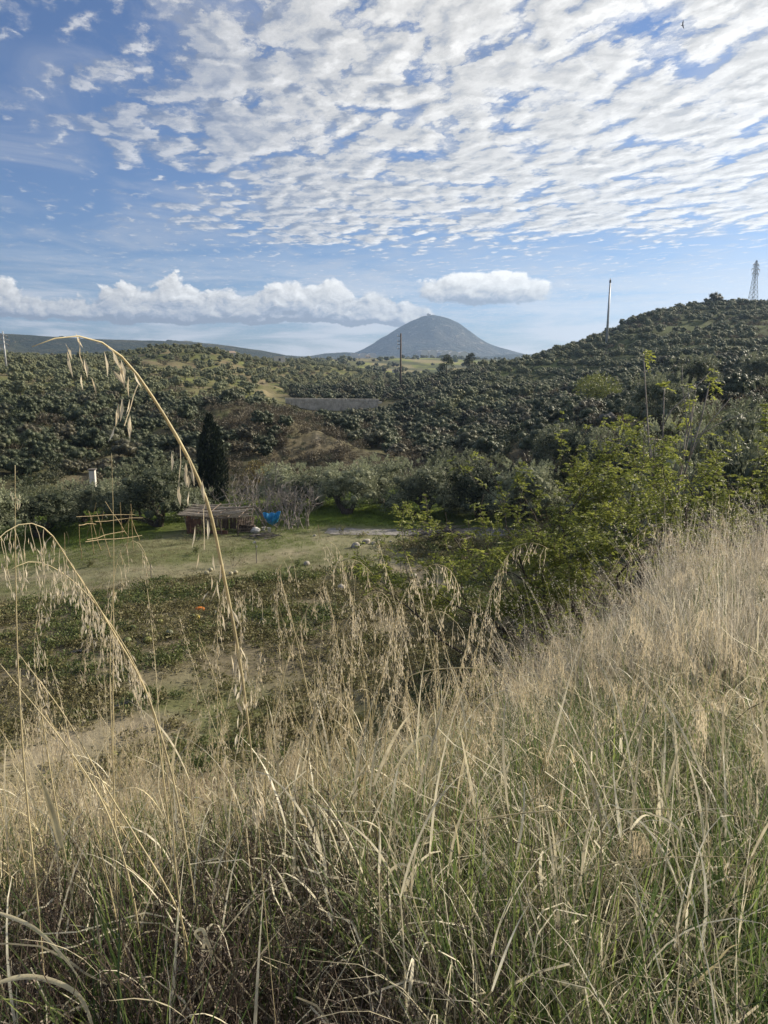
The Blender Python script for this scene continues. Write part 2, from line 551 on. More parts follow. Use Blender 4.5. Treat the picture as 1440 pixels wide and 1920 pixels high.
def simple_mat(name, c1, c2, scale=8.0, rough=0.8, bump=0.0, detail=5, metallic=0.0, stretch=(1, 1, 1), rand=0.0):
    """two-tone mottled material in object space"""
    m, nt, out = new_mat(name)
    tc = nt.nodes.new('ShaderNodeTexCoord')
    mp = nd(nt, 'ShaderNodeMapping', {'Vector': tc.outputs['Object'], 'Scale': stretch}).outputs[0]
    n = noise(nt, mp, scale, detail, 0.6)
    f = sstep(nt, n, 0.3, 0.7)
    if rand:
        oi = nt.nodes.new('ShaderNodeObjectInfo')
        f = mt(nt, 'ADD', f, mt(nt, 'MULTIPLY', mt(nt, 'SUBTRACT', oi.outputs['Random'], 0.5), rand), clamp=True)
    c = mixc(nt, f, c1, c2)
    b = nd(nt, 'ShaderNodeBsdfPrincipled', {'Base Color': c, 'Roughness': rough, 'Metallic': metallic, 'Specular IOR Level': 0.25})
    if bump:
        bn = nd(nt, 'ShaderNodeBump', {'Height': noise(nt, mp, scale * 2.5, 6, 0.65), 'Strength': bump, 'Distance': 0.02})
        nt.links.new(bn.outputs[0], b.inputs['Normal'])
    nt.links.new(b.outputs[0], out.inputs[0])
    return m


# ---------------------------------------------------------------- ground sheet
def lerp3(a, b, f):
    f = np.asarray(f)[:, None]
    return np.asarray(a) * (1 - f) + np.asarray(b) * f


def path_dist(x, y, pts):
    d = np.full(len(x), 1e9)
    for (ax, ay), (bx, by) in zip(pts[:-1], pts[1:]):
        vx, vy = bx - ax, by - ay
        t = np.clip(((x - ax) * vx + (y - ay) * vy) / (vx * vx + vy * vy), 0, 1)
        d = np.minimum(d, np.hypot(x - ax - t * vx, y - ay - t * vy))
    return d


def gp(px, py):
    p = at(px, py)
    return (p.x, p.y)


TRACK = [gp(0, 1085), gp(200, 1075), gp(400, 1065), gp(520, 1042), gp(620, 1022), gp(700, 1012), gp(760, 1008)]
SPUR = [gp(600, 1010), gp(700, 1030), gp(770, 1062), gp(800, 1090)]
GULLY = [gp(60, 1420), gp(180, 1380), gp(300, 1345)]


def ground_color(x, y, z, nz):
    r = np.hypot(x, y)
    th = np.arctan2(x, y)
    n1 = fbm(x * .8, y * .8, 4, 21); n2 = fbm(x * .12, y * .12, 4, 22); n3 = fbm(x * .02, y * .02, 4, 23)
    # bank: litter of dead grass over brown soil
    bank = lerp3((.085, .065, .042), (.16, .125, .075), smooth(n1, .35, .7))
    c = bank
    fm = field_mask(x, y)
    fld = lerp3((.20, .18, .115), (.125, .135, .06), smooth(n2 * .6 + n1 * .4, .42, .62))
    # the bed of squashes is barer, browner soil
    rb = r + (fbm(x * .25, y * .25, 3, 24) - .5) * 7
    bed = smooth(rb, 39.0, 35.5) * smooth(rb, 23, 27)
    fld = lerp3(fld, lerp3((.125, .105, .072), (.185, .155, .108), n1), bed * .85 * smooth(n2 * .5 + n1 * .5, .35, .55))
    dsp = path_dist(x, y, SPUR)
    dt = np.minimum(path_dist(x, y, TRACK), dsp + .1)
    dt = np.minimum(dt, path_dist(x, y, GULLY) + .5)
    w = smooth(dt + (n1 - .5) * 2.4, 1.9, .4)
    fld = lerp3(fld, lerp3((.24, .205, .145), (.31, .265, .195), n1), w * (.68 + .27 * smooth(dsp, 3, 1)))
    md = np.hypot((x - MOUND[0]) / 3.0, (y - MOUND[1]) / 3.4)
    fld = lerp3(fld, lerp3((.075, .065, .048), (.12, .105, .075), n1), smooth(md + (n1 - .5), 1.15, .7) * .85)
    fld = lerp3(fld, (.145, .16, .075), smooth(r, 39.5, 42) * smooth(n2 * .5 + n1 * .5, .62, .45) * .6)
    # greener turf under the olives
    turf = smooth(r, 50.5, 53.5)
    fld = lerp3(fld, lerp3((.10, .16, .022), (.15, .20, .035), n1), turf * smooth(n2, .25, .5))
    c = lerp3(c, fld, fm)
    # slopes beyond
    hill = lerp3((.075, .07, .04), (.075, .09, .035), smooth(n2, .4, .6))
    hill = lerp3(hill, (.14, .115, .08), smooth(n3 * .5 + n2 * .5, .50, .66) * .8)
    hill = lerp3(hill, (.33, .285, .215), np.maximum(smooth(nz, .70, .55) * .5, smooth(abs(th + .075), .045, .015) * smooth(nz, .93, .75)) * smooth(n1 * .5 + n2 * .5, .42, .58) * smooth(r, 140, 110))
    c = lerp3(c, hill, smooth(r, 63, 70))
    rs = smooth(r, 26, 34) * smooth(x - (4.5 + (r - 20) * .1), 2, 5) * smooth(r, 64, 58)
    c = lerp3(c, (.10, .095, .05), rs * .6)
    # orchard floors: paler grass on the left plateau, greener strips on the right hill
    orch = smooth(r, 125, 150) * smooth(r, 520, 430)
    c = lerp3(c, lerp3((.13, .145, .05), (.20, .165, .10), smooth(n2, .35, .65)), orch * smooth(th, -.0, -.06) * .85 * np.maximum(smooth(th, -.12, -.16), smooth(r, 183, 200)))
    c = lerp3(c, lerp3((.06, .075, .03), (.10, .125, .045), smooth(n2, .4, .6)), orch * smooth(th, .1, .16) * .8)
    # fields in the distance, patch by patch
    far = smooth(r, 430, 520)
    pat = vnoise(th * 26 + .6 * n3, np.log(r) * 9, 31)
    fc = lerp3((.115, .115, .045), (.20, .215, .06), smooth(pat, .35, .4))
    fc = lerp3(fc, (.24, .20, .12), smooth(pat, .66, .7) * .8)
    fc = lerp3(fc, (.05, .065, .035), smooth(n3, .52, .62) * .8)
    c = lerp3(c, fc, far)
    return np.clip(c, .01, .8)


def make_ground_mat():
    m, nt, out = new_mat('soil_and_turf')
    col = attr(nt, 'tone', 'Color')
    geo = nt.nodes.new('ShaderNodeNewGeometry')
    P = geo.outputs['Position']
    n = noise(nt, P, 3.0, 7, 0.65)
    n2 = noise(nt, P, 0.25, 6, 0.65)
    f = mt(nt, 'ADD', mt(nt, 'MULTIPLY', n, 0.9), mt(nt, 'MULTIPLY', n2, 0.9))
    v = lstep(nt, f, 0.4, 1.4, 0.45, 1.55)
    c = vmath(nt, 'SCALE', col)
    nt.links.new(v, nt.nodes[-1].inputs['Scale'])
    b = nd(nt, 'ShaderNodeBsdfPrincipled', {'Base Color': c, 'Roughness': 0.95, 'Specular IOR Level': 0.1})
    bn = nd(nt, 'ShaderNodeBump', {'Height': n, 'Strength': 0.6, 'Distance': 0.12})
    nt.links.new(bn.outputs[0], b.inputs['Normal'])
    nt.links.new(b.outputs[0], out.inputs[0])
    return m


M_ground = make_ground_mat()


def make_ground():
    th = np.concatenate([np.linspace(-math.pi, R(-36), 60, endpoint=False), np.linspace(R(-36), R(36), 440),
                         np.linspace(R(36), math.pi, 60)[1:-1]])
    rr = np.concatenate([[0.02], np.exp(np.linspace(math.log(.35), math.log(140), 290, endpoint=False)),
                         np.exp(np.linspace(math.log(140), math.log(2300), 130)), [3200, 4600]])
    nt_, nr = len(th), len(rr)
    T, RR = np.meshgrid(th, rr, indexing='ij')
    x = (np.sin(T) * RR).ravel(); y = (np.cos(T) * RR).ravel()
    z = height(x, y)
    rad = RR.ravel()
    flat = smooth(rad, 1300, 2100)
    z = z * (1 - flat) + flat * (-14.0)
    Z = z.reshape(nt_, nr)
    # slope, for exposing rock
    dzr = np.gradient(Z, axis=1) / np.gradient(RR, axis=1)
    dzt = np.gradient(Z, axis=0) / (np.gradient(T, axis=0) * np.maximum(RR, .1))
    nz = 1 / np.sqrt(1 + dzr ** 2 + dzt ** 2)
    col = ground_color(x, y, z, nz.ravel())
    i = np.arange(nt_)[:, None]; j = np.arange(nr - 1)[None]
    i2 = (i + 1) % nt_
    F = np.stack([i * nr + j, i2 * nr + j, i2 * nr + j + 1, i * nr + j + 1], -1).reshape(-1, 4)
    F = F[:, ::-1]
    me = mesh_np('ground', np.stack([x, y, z], 1), F, M_ground, {'tone': col}, True)
    return new_obj('ground', me, kind='structure')


ground = make_ground()


# ---------------------------------------------------------------- distant ridge and the mountain
def make_far_mat(name, c1, c2, c3, s1, s2):
    m, nt, out = new_mat(name)
    geo = nt.nodes.new('ShaderNodeNewGeometry')
    P = geo.outputs['Position']
    n = noise(nt, P, s1, 8, 0.62)
    n2 = noise(nt, P, s2, 8, 0.7)
    c = mixc(nt, sstep(nt, n, .42, .6), c1, c2)
    c = mixc(nt, mt(nt, 'MULTIPLY', sstep(nt, n2, .56, .66), .85), c, c3)
    b = nd(nt, 'ShaderNodeBsdfPrincipled', {'Base Color': c, 'Roughness': 0.95, 'Specular IOR Level': 0.05})
    bn = nd(nt, 'ShaderNodeBump', {'Height': n2, 'Strength': 1.0, 'Distance': 30.0})
    nt.links.new(bn.outputs[0], b.inputs['Normal'])
    nt.links.new(b.outputs[0], out.inputs[0])
    return m


M_mount = make_far_mat('limestone_and_scrub', (.042, .052, .046), (.085, .085, .068), (.24, .22, .185), .006, .028)
M_ridge = make_far_mat('far_orchards', (.040, .050, .026), (.085, .085, .045), (.20, .17, .11), .006, .035)


def ridge_obj(name, sil, r, depth_front, depth_back, mat, rough, seed, foot=None):
    """a hill whose skyline passes through the given pixels at distance r, falling to the plain in front and behind"""
    sil = np.array(sil, float)
    px = np.linspace(sil[0, 0], sil[-1, 0], 260)
    py = np.interp(px, sil[:, 0], sil[:, 1])
    k = np.hanning(9); k /= k.sum()
    py = np.convolve(np.pad(py, 4, 'edge'), k, 'valid')
    crest = np.array([pt(a, b, r) for a, b in zip(px, py)])
    base = np.array([ray(a, 700) for a in px])
    base = base[:, :2] / np.linalg.norm(base[:, :2], axis=1)[:, None]
    z0 = -16.0
    ts = np.concatenate([np.linspace(-1, 0, 46), np.linspace(0, 1, 16)[1:]])
    V = []
    for i in range(len(px)):
        h = crest[i, 2] - z0
        # the slope in front is longer where the crest is higher
        for t in ts:
            L = depth_front if t < 0 else depth_back
            d = r + t * L
            prof = (1 - abs(t)) ** 1.0 * (1 - .25 * math.sin(math.pi * abs(t))) if t < 0 else (1 - t * t)
            V.append((base[i, 0] * d, base[i, 1] * d, z0 + h * prof))
    V = np.array(V)
    nn = len(ts)
    tt = np.tile(np.abs(ts), len(px))
    H = (V[:, 2] - z0)
    gul = fbm(V[:, 0] / rough, V[:, 1] / rough, 5, seed, .55) - .5
    V[:, 2] += gul * H * .75 * np.sin(np.pi * np.clip(tt, 0, 1)) + gul * 5 * (1 - tt)
    i = np.arange(len(px) - 1)[:, None]; j = np.arange(nn - 1)[None]
    F = np.stack([i * nn + j, (i + 1) * nn + j, (i + 1) * nn + j + 1, i * nn + j + 1], -1).reshape(-1, 4)[:, ::-1]
    me = mesh_np(name, V, F, mat, smooth_shade=True)
    return new_obj(name, me, kind='structure')


ridge_obj('mountain', [(560, 700), (600, 671), (640, 665), (662, 662), (680, 655), (700, 644), (720, 632), (745, 616), (765, 605), (782, 597), (797, 593),
                       (806, 591.5), (822, 592), (840, 597), (858, 605), (880, 621), (897, 634), (912, 643), (930, 650), (950, 655),
                       (972, 661), (1000, 668), (1060, 680), (1100, 690)], 3600, 900, 700, M_mount, 170, 41)
ridge_obj('far_hills', [(-500, 640), (-260, 625), (-100, 622), (0, 625), (60, 629), (120, 632), (180, 635), (230, 637), (300, 638), (345, 641), (390, 643), (430, 647), (460, 652),
                        (490, 656), (520, 662), (545, 667), (600, 672), (660, 674), (720, 680), (760, 690)], 1900, 700, 500, M_ridge, 90, 42)
ridge_obj('pale_far_hills', [(380, 690), (470, 672), (540, 666), (575, 669), (610, 664), (650, 659), (690, 664), (740, 668), (800, 672), (900, 668), (1000, 664), (1100, 655), (1200, 650), (1300, 655), (1500, 650), (1800, 660)], 2900, 500, 500, M_ridge, 120, 43)

# ---------------------------------------------------------------- plant building blocks
def unit(v):
    return v / np.maximum(np.linalg.norm(v, axis=-1, keepdims=True), 1e-9)


class Geo:
    """collects triangles and quads with a tint per vertex and a material slot per face"""

    def __init__(s):
        s.V = []; s.Q = []; s.T = []; s.tint = []; s.qm = []; s.tm = []; s.n = 0

    def add(s, V, Q=None, T=None, tint=0.5, m=0):
        V = np.asarray(V, float)
        s.V.append(V)
        s.tint.append(np.full(len(V), tint) if np.isscalar(tint) else np.asarray(tint, float))
        if Q is not None and len(Q):
            s.Q.append(np.asarray(Q) + s.n); s.qm.append(np.full(len(Q), m))
        if T is not None and len(T):
            s.T.append(np.asarray(T) + s.n); s.tm.append(np.full(len(T), m))
        s.n += len(V)

    def mesh(s, name, mats, smooth_shade=False):
        V = np.concatenate(s.V); t = np.concatenate(s.tint)
        F = []; mi = []
        if s.Q:
            F.append(np.concatenate(s.Q)); mi.append(np.concatenate(s.qm))
        if s.T:
            F.append(np.concatenate(s.T)); mi.append(np.concatenate(s.tm))
        return mesh_np(name, V, F, attrs={'tint': t}, mats=mats, midx=np.concatenate(mi), smooth_shade=smooth_shade)

    # a bent tube through points; open ends are capped by pinching
    def tube(s, P, rad, sides=5, tint=0.5, m=0):
        P = np.asarray(P, float); n = len(P)
        rad = np.full(n, rad) if np.isscalar(rad) else np.asarray(rad, float)
        T = unit(np.gradient(P, axis=0))
        ref = np.array([0.31, 0.17, 0.93]) if abs(T[0][2]) < .9 else np.array([1.0, .2, 0])
        U = unit(np.cross(T, ref)); W = np.cross(T, U)
        a = np.linspace(0, 2 * math.pi, sides, endpoint=False)
        ring = P[:, None] + rad[:, None, None] * (np.cos(a)[None, :, None] * U[:, None] + np.sin(a)[None, :, None] * W[:, None])
        i = np.arange(n - 1)[:, None]; j = np.arange(sides)[None]
        j2 = (j + 1) % sides
        Q = np.stack([i * sides + j, i * sides + j2, (i + 1) * sides + j2, (i + 1) * sides + j], -1).reshape(-1, 4)
        V = ring.reshape(-1, 3)
        Tn = []
        base = len(V)
        V = np.concatenate([V, P[:1], P[-1:]])
        for k in range(sides):
            Tn.append((base, (k + 1) % sides, k))
            Tn.append((base + 1, (n - 1) * sides + k, (n - 1) * sides + (k + 1) % sides))
        s.add(V, Q, np.array(Tn), tint, m)

    # leaves as pointed quads
    def leaves(s, C, D, L, W, tint, m=0, fold=0.12):
        n = len(C)
        D = unit(D)
        L = np.broadcast_to(L, n)[:, None]; W = np.broadcast_to(W, n)[:, None]
        S = unit(np.cross(D, unit(rng.normal(size=(n, 3)))))
        N = np.cross(D, S)
        V = np.stack([C, C + D * L * .5 + S * W * .5 + N * W * fold, C + D * L, C + D * L * .5 - S * W * .5 + N * W * fold], 1).reshape(-1, 3)
        Q = np.arange(4 * n).reshape(n, 4)
        s.add(V, Q, None, np.repeat(np.broadcast_to(tint, n), 4), m)

    def box(s, c, dx, dy, dz, tint=0.5, m=0):
        """box by centre and three half-axis vectors"""
        c = np.asarray(c, float); dx = np.asarray(dx, float); dy = np.asarray(dy, float); dz = np.asarray(dz, float)
        V = [c + a * dx + b * dy + e * dz for e in (-1, 1) for b in (-1, 1) for a in (-1, 1)]
        Q = [(0, 2, 3, 1), (4, 5, 7, 6), (0, 1, 5, 4), (2, 6, 7, 3), (0, 4, 6, 2), (1, 3, 7, 5)]
        s.add(V, Q, None, tint, m)


def foliage_mat(name, dark, light, trans=0.30, rand=0.35, rough=0.55, hue=None):
    m, nt, out = new_mat(name)
    t = attr(nt, 'tint')
    oi = nt.nodes.new('ShaderNodeObjectInfo')
    f = mt(nt, 'ADD', t, mt(nt, 'MULTIPLY', mt(nt, 'SUBTRACT', oi.outputs['Random'], 0.5), rand), clamp=True)
    c = mixc(nt, f, dark, light)
    if hue:
        w = nd(nt, 'ShaderNodeTexWhiteNoise', {'W': oi.outputs['Random']}, noise_dimensions='1D').outputs['Value']
        c = mixc(nt, sstep(nt, w, .55, 1.0), c, hue)
    d = nd(nt, 'ShaderNodeBsdfPrincipled', {'Base Color': c, 'Roughness': rough, 'Specular IOR Level': 0.35})
    tr = nd(nt, 'ShaderNodeBsdfTranslucent', {'Color': c})
    mx = nd(nt, 'ShaderNodeMixShader', {0: trans, 1: d.outputs[0], 2: tr.outputs[0]})
    nt.links.new(mx.outputs[0], out.inputs[0])
    return m


M_bark = simple_mat('olive_bark', (.045, .037, .03), (.12, .10, .08), 7, .9, .8, stretch=(1, 1, .3))
M_twig = simple_mat('grey_twigs', (.17, .15, .135), (.34, .31, .28), 5, .9)
M_olive = foliage_mat('olive_leaves', (.045, .060, .030), (.36, .385, .24), .28, .7)
M_olive_far = foliage_mat('orchard_leaves', (.045, .060, .030), (.26, .28, .155), .15, .45, hue=(.17, .175, .085))
M_scrub = foliage_mat('scrub_leaves', (.026, .037, .020), (.105, .125, .062), .12, .5, hue=(.10, .092, .058))
M_dryscrub = foliage_mat('dry_scrub', (.06, .05, .034), (.17, .145, .095), .2, .6)
M_cypress = foliage_mat('cypress_leaves', (.012, .020, .011), (.035, .048, .024), .1, .1)
M_lime = foliage_mat('pale_green_leaves', (.09, .115, .025), (.23, .25, .065), .3, .2)
M_almond = foliage_mat('yellow_green_leaves', (.07, .10, .022), (.37, .40, .09), .5, .2)
M_weed = foliage_mat('weeds', (.05, .075, .025), (.16, .195, .065), .4, .6, hue=(.20, .19, .08))
M_weeddry = foliage_mat('withered_weeds', (.11, .095, .045), (.29, .265, .13), .3, .5, hue=(.12, .13, .04))


def crown(g, clumps, n, L, W, m=0, tmean=.5, up=.35, shell=.55):
    """leaves filling a set of clumps (centre, radii); outer leaves point outwards"""
    vol = np.array([c[1][0] * c[1][1] * c[1][2] for c in clumps]) ** .67
    cnt = np.maximum((vol / vol.sum() * n).astype(int), 4)
    for (c, rr), k in zip(clumps, cnt):
        u = unit(rng.normal(size=(k, 3)))
        q = shell + (1.05 - shell) * rng.random(k) ** .6
        P = np.asarray(c) + u * q[:, None] * np.asarray(rr)
        D = u * .7 + rng.normal(size=(k, 3)) * .6 + np.array([0, 0, up])
        tone = rng.normal(0, .1)
        t = np.clip(tmean + tone + rng.normal(0, .2, k), 0, 1)
        g.leaves(P, D, L * rng.uniform(.7, 1.3, k), W * rng.uniform(.8, 1.2, k), t, m)


def dome_clumps(h0, h1, rx, ry, n, rc, squash=.8, top_bias=.0):
    out = []
    for i in range(n):
        u = unit(rng.normal(size=3))
        q = rng.random() ** .45
        c = np.array([u[0] * rx * q * .8, u[1] * ry * q * .8, (h0 + h1) / 2 + u[2] * (h1 - h0) / 2 * q * .72])
        # lower clumps sit a little inwards
        r = rc * rng.uniform(.7, 1.25)
        out.append((c, (r, r, r * squash)))
    return out


def wander(p0, d0, L, n=6, wob=.25, up=.1, taper=None):
    P = [np.asarray(p0, float)]
    d = unit(np.asarray(d0, float))
    for i in range(n):
        d = unit(d + rng.normal(size=3) * wob + np.array([0, 0, up]))
        P.append(P[-1] + d * L / n)
    return np.array(P)


def branching(g, p0, d0, L, r0, depth, m=1, wob=.22, up=.1, split=(2, 3), ang=.6, shrink=.68, sides=4, ends=None, minr=.004, tint=.5):
    P = wander(p0, d0, L, 5, wob, up)
    r1 = max(r0 * .62, minr)
    g.tube(P, np.linspace(r0, r1, len(P)), sides, tint, m)
    if ends is not None:
        ends.append((P, depth))
    if depth <= 0:
        return
    for k in range(rng.integers(split[0], split[1] + 1)):
        i = len(P) - 1 if k == 0 else rng.integers(2, len(P))
        d = unit(P[i] - P[i - 1])
        nd_ = unit(d + rng.normal(size=3) * ang)
        branching(g, P[i], nd_, L * shrink * rng.uniform(.75, 1.2), r1 * (.95 if k == 0 else .75), depth - 1, m, wob, up, split, ang, shrink,
                  max(3, sides - 1), ends, minr, tint)


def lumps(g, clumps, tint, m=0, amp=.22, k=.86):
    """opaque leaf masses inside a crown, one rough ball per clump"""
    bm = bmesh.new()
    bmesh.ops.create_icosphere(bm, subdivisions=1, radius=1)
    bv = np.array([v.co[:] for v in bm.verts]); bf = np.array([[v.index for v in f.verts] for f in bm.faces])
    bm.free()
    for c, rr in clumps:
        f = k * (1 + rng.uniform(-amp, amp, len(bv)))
        g.add(np.asarray(c) + bv * f[:, None] * np.asarray(rr), None, bf, np.clip(tint + rng.normal(0, .06, len(bv)) + .10 * bv[:, 2], 0, 1), m)  # tint rises with height: lit top and shaded underside put into the colour


def skin_leaves(g, clumps, n, L, W, m=0, tmean=.5):
    """leaves lying along the outside of the leaf masses, so the crown shades as rounded volumes"""
    a = np.array([c[1][0] * c[1][2] for c in clumps])
    cnt = np.maximum((a / a.sum() * n).astype(int), 3)
    for (c, rr), k in zip(clumps, cnt):
        u = unit(rng.normal(size=(k, 3)))
        P = np.asarray(c) + u * rng.uniform(.84, 1.14, k)[:, None] * np.asarray(rr)
        t1 = unit(np.cross(u, rng.normal(size=(k, 3))))
        D = unit(t1 + u * rng.normal(.25, .35, k)[:, None])
        S = unit(np.cross(D, u + rng.normal(size=(k, 3)) * .35))
        Lk = (L * rng.uniform(.7, 1.3, k))[:, None]; Wk = W * rng.uniform(.8, 1.2, k)[:, None]
        P = P - D * Lk * .5
        V = np.stack([P, P + D * Lk * .5 + S * Wk * .5, P + D * Lk, P + D * Lk * .5 - S * Wk * .5], 1).reshape(-1, 3)
        t = np.clip(tmean + rng.normal(0, .10) + rng.normal(0, .14, k), 0, 1)
        g.add(V, np.arange(4 * k).reshape(k, 4), None, np.repeat(t, 4), m)


# ---------------------------------------------------------------- olive trees around the field
def olive_parts(h, w, n_leaf, lean=0.0, forks=2, low=.40):
    """trunk mesh and crown mesh of one grown olive tree"""
    g = Geo()
    tips = []
    base = np.array([0, 0, -.15])
    for k in range(forks):
        a = 2 * math.pi * k / forks + rng.uniform(-.4, .4)
        d = np.array([math.cos(a) * .55 + lean, math.sin(a) * .4, 1.0])
        P = wander(base + np.array([math.cos(a), math.sin(a), 0]) * .10, d, h * .5, 6, .22, .08)
        g.tube(P, np.linspace(.055 * h, .028 * h, len(P)) * rng.uniform(.85, 1.15), 7, .5)
        for q in range(3):
            i = rng.integers(3, len(P))
            dd = unit(P[i] - P[i - 1]) + rng.normal(size=3) * .6
            B = wander(P[i], dd, h * .34, 5, .25, .05)
            g.tube(B, np.linspace(.022 * h, .007 * h, len(B)), 5, .5)
            tips.append(B[-1])
    g.tube(np.array([[0, 0, -.3], [0.02, 0, .05], [.03 + lean * .1, 0, .35 * h * .3]]), [.085 * h, .07 * h, .05 * h], 8)
    tr = g.mesh('trunk', [M_bark], True)
    c = Geo()
    cl = dome_clumps(h * low, h * .97, w / 2, w / 2 * .9, 26, w * .145)
    for t in tips:
        r = w * .14 * rng.uniform(.8, 1.2)
        cl.append((t, (r, r, r * .8)))
    for k in range(10):      # drooping skirt
        a = rng.uniform(0, 2 * math.pi)
        r = w * .13
        cl.append((np.array([math.cos(a) * w * .40, math.sin(a) * w * .38, h * rng.uniform(low - .06, .46)]), (r, r, r * 1.1)))
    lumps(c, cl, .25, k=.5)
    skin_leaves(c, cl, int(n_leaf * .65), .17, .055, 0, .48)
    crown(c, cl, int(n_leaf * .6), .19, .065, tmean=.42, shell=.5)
    # upright pale shoots break the outline
    k = int(n_leaf * .18)
    a = rng.uniform(0, 2 * math.pi, 40); q = np.sqrt(rng.random(40)) * w * .42
    for ax, qx in zip(a, q):
        b = np.array([math.cos(ax) * qx, math.sin(ax) * qx, h * (.62 + .36 * math.sqrt(max(0, 1 - (qx / (w * .5)) ** 2)))])
        d = unit(np.array([math.cos(ax) * .4, math.sin(ax) * .4, 1]) + rng.normal(size=3) * .25)
        ln = rng.uniform(.25, .6)
        kk = k // 40
        P = b + d * (rng.random(kk) * ln)[:, None] + rng.normal(size=(kk, 3)) * .03
        c.leaves(P, d + rng.normal(size=(kk, 3)) * .5, .15, .045, np.clip(.72 + rng.normal(0, .15, kk), 0, 1))
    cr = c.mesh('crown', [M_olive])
    return tr, cr


OLIVES = [olive_parts(4.0, 5.0, 6500, .25, 2), olive_parts(4.2, 5.6, 7000, -.1, 3), olive_parts(3.8, 4.6, 6000, .0, 2, .20)]


def tree_thing(name, trunk, crown_me, label, cat, grp, loc, rz, s=1.0, sz=None):
    e = new_obj(name, None, None, label, cat, grp, loc=loc, rz=rz)
    e.scale = (s, s, sz or s)
    new_obj('trunk', trunk, e)
    new_obj('crown', crown_me, e)
    return e


def ground_at(px, r):
    d = ray(px, 900)
    k = r / math.hypot(d[0], d[1])
    x, y = d[0] * k, d[1] * k
    return Vector((x, y, hz(x, y)))


ROW = [  # pixel column, distance, variant, scale, height scale, label
    (-40, 55, 1, 1.05, 1.0, 'silvery olive tree cut by the left picture edge, behind the cane frames'),
    (66, 56, 0, 1.0, .90, 'broad olive tree next to the left edge, left of the pale chimney'),
    (150, 60, 2, 1.0, .84, 'darker low olive tree directly in front of the pale chimney'),
    (292, 55, 1, 1.12, 1.06, 'largest olive tree on the left, two dark trunks standing above bright turf'),
    (364, 58, 2, .72, .85, 'small olive tree just behind the reed roofed shed'),
    (596, 61, 2, .95, .88, 'olive tree behind the bare grey thicket and blue tarp'),
    (652, 56.5, 0, .98, 1.02, 'olive tree with a low crooked trunk leaning over the turf, right of the tarp'),
    (716, 60, 2, 1.02, 1.02, 'rounded olive tree between the crooked olive and the thick trunked one'),
    (792, 55.5, 1, 1.0, 1.07, 'olive tree with a thick dark trunk in the middle of the row by the lane'),
    (856, 60, 0, 1.05, 1.08, 'tall olive tree behind the brush heap, right of the thick trunked olive'),
    (905, 56.5, 2, 1.1, 1.12, 'dark olive tree at the right end of the row by the lane'),
    (226, 58, 0, 1.0, .84, 'olive tree directly right of the pale chimney, left of the two trunked one'),
    (536, 62, 1, .95, .92, 'olive tree behind the bare thicket, straight above the blue tarp'),
    (985, 55, 1, 1.0, 1.0, 'olive tree mostly hidden behind the yellow green almond tree'),
]
for k, (px, r, v, s, szz, lb) in enumerate(ROW):
    p = ground_at(px, r)
    s *= 1.10
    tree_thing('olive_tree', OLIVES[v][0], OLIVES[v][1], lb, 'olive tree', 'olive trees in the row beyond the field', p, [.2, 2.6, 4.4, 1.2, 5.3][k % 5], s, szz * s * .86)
SIDE = [
    (1150, 52, 0, 1.1, 1.1, 'silver olive tree on the slope above the left almond tree'),
    (1270, 50, 2, 1.15, 1.15, 'silver olive tree up the slope behind the bare sapling'),
    (1370, 52, 1, 1.2, 1.1, 'silver olive tree up the slope towards the right edge, below the lone olive'),
    (1230, 66, 1, 1.0, 1.0, 'olive tree high on the slope straight behind the bare sapling'),
    (1450, 62, 2, 1.1, 1.0, 'olive tree high on the slope cut by the right edge'),
    (1128, 44, 2, 1.0, 1.0, 'silver olive tree behind the almond tree, lower left of the bare sapling'),
    (1215, 36, 1, .95, 1.05, 'silver olive tree right behind the foot of the bare sapling'),
    (1322, 34, 0, 1.05, 1.1, 'silver olive tree on the right, its crown rising above the almond leaves'),
    (1430, 33, 1, 1.05, 1.25, 'silver olive tree cut by the right picture edge'),
    (1060, 62, 0, 1.0, .9, 'olive tree farther back on the slope behind the almond branches'),
]
for k, (px, r, v, s, szz, lb) in enumerate(SIDE):
    tree_thing('olive_tree', OLIVES[v][0], OLIVES[v][1], lb, 'olive tree', 'olive trees on the right-hand slope', ground_at(px, r), [1.9, 3.8, .6, 5.0, 2.9][k % 5], s * 1.1, szz * s * 1.12)


# ---------------------------------------------------------------- cypress
def make_cypress():
    g = Geo()
    g.tube([[0, 0, -.3], [0, 0, 2], [.05, 0, 6.6]], [.16, .11, .02], 7)
    tr = g.mesh('trunk', [M_bark], True)
    c = Geo()
    # two or three upright spires grown together
    for (ox, oy, H, w) in [(0, 0, 7.0, 1.15), (.55, .1, 6.2, .8), (-.5, .2, 5.6, .8), (.2, -.4, 5.0, .8), (-.75, -.1, 4.0, .6)]:
        k = int(1500 * w * H / 7)
        zz = rng.random(k) ** .85
        prof = w * (.28 + .72 * np.sin(np.pi * np.clip(zz * .72 + .16, 0, 1))) * (1 - zz ** 5) * .75
        a = rng.uniform(0, 2 * math.pi, k)
        lump = .75 + .5 * vnoise(a * 1.3 + ox * 7, zz * 11 + oy * 5, 3)
        rr_ = prof * lump * (.55 + .5 * rng.random(k))
        P = np.stack([ox * (1 - .3 * zz) + np.cos(a) * rr_, oy + np.sin(a) * rr_, .3 + zz * (H - .3)], 1)
        D = np.stack([np.cos(a) * .35, np.sin(a) * .35, np.ones(k)], 1) + rng.normal(size=(k, 3)) * .2
        c.leaves(P, D, .36 * rng.uniform(.6, 1.3, k), .11, np.clip(.4 + .3 * rng.normal(size=k), 0, 1))
    return tr, c.mesh('crown', [M_cypress])


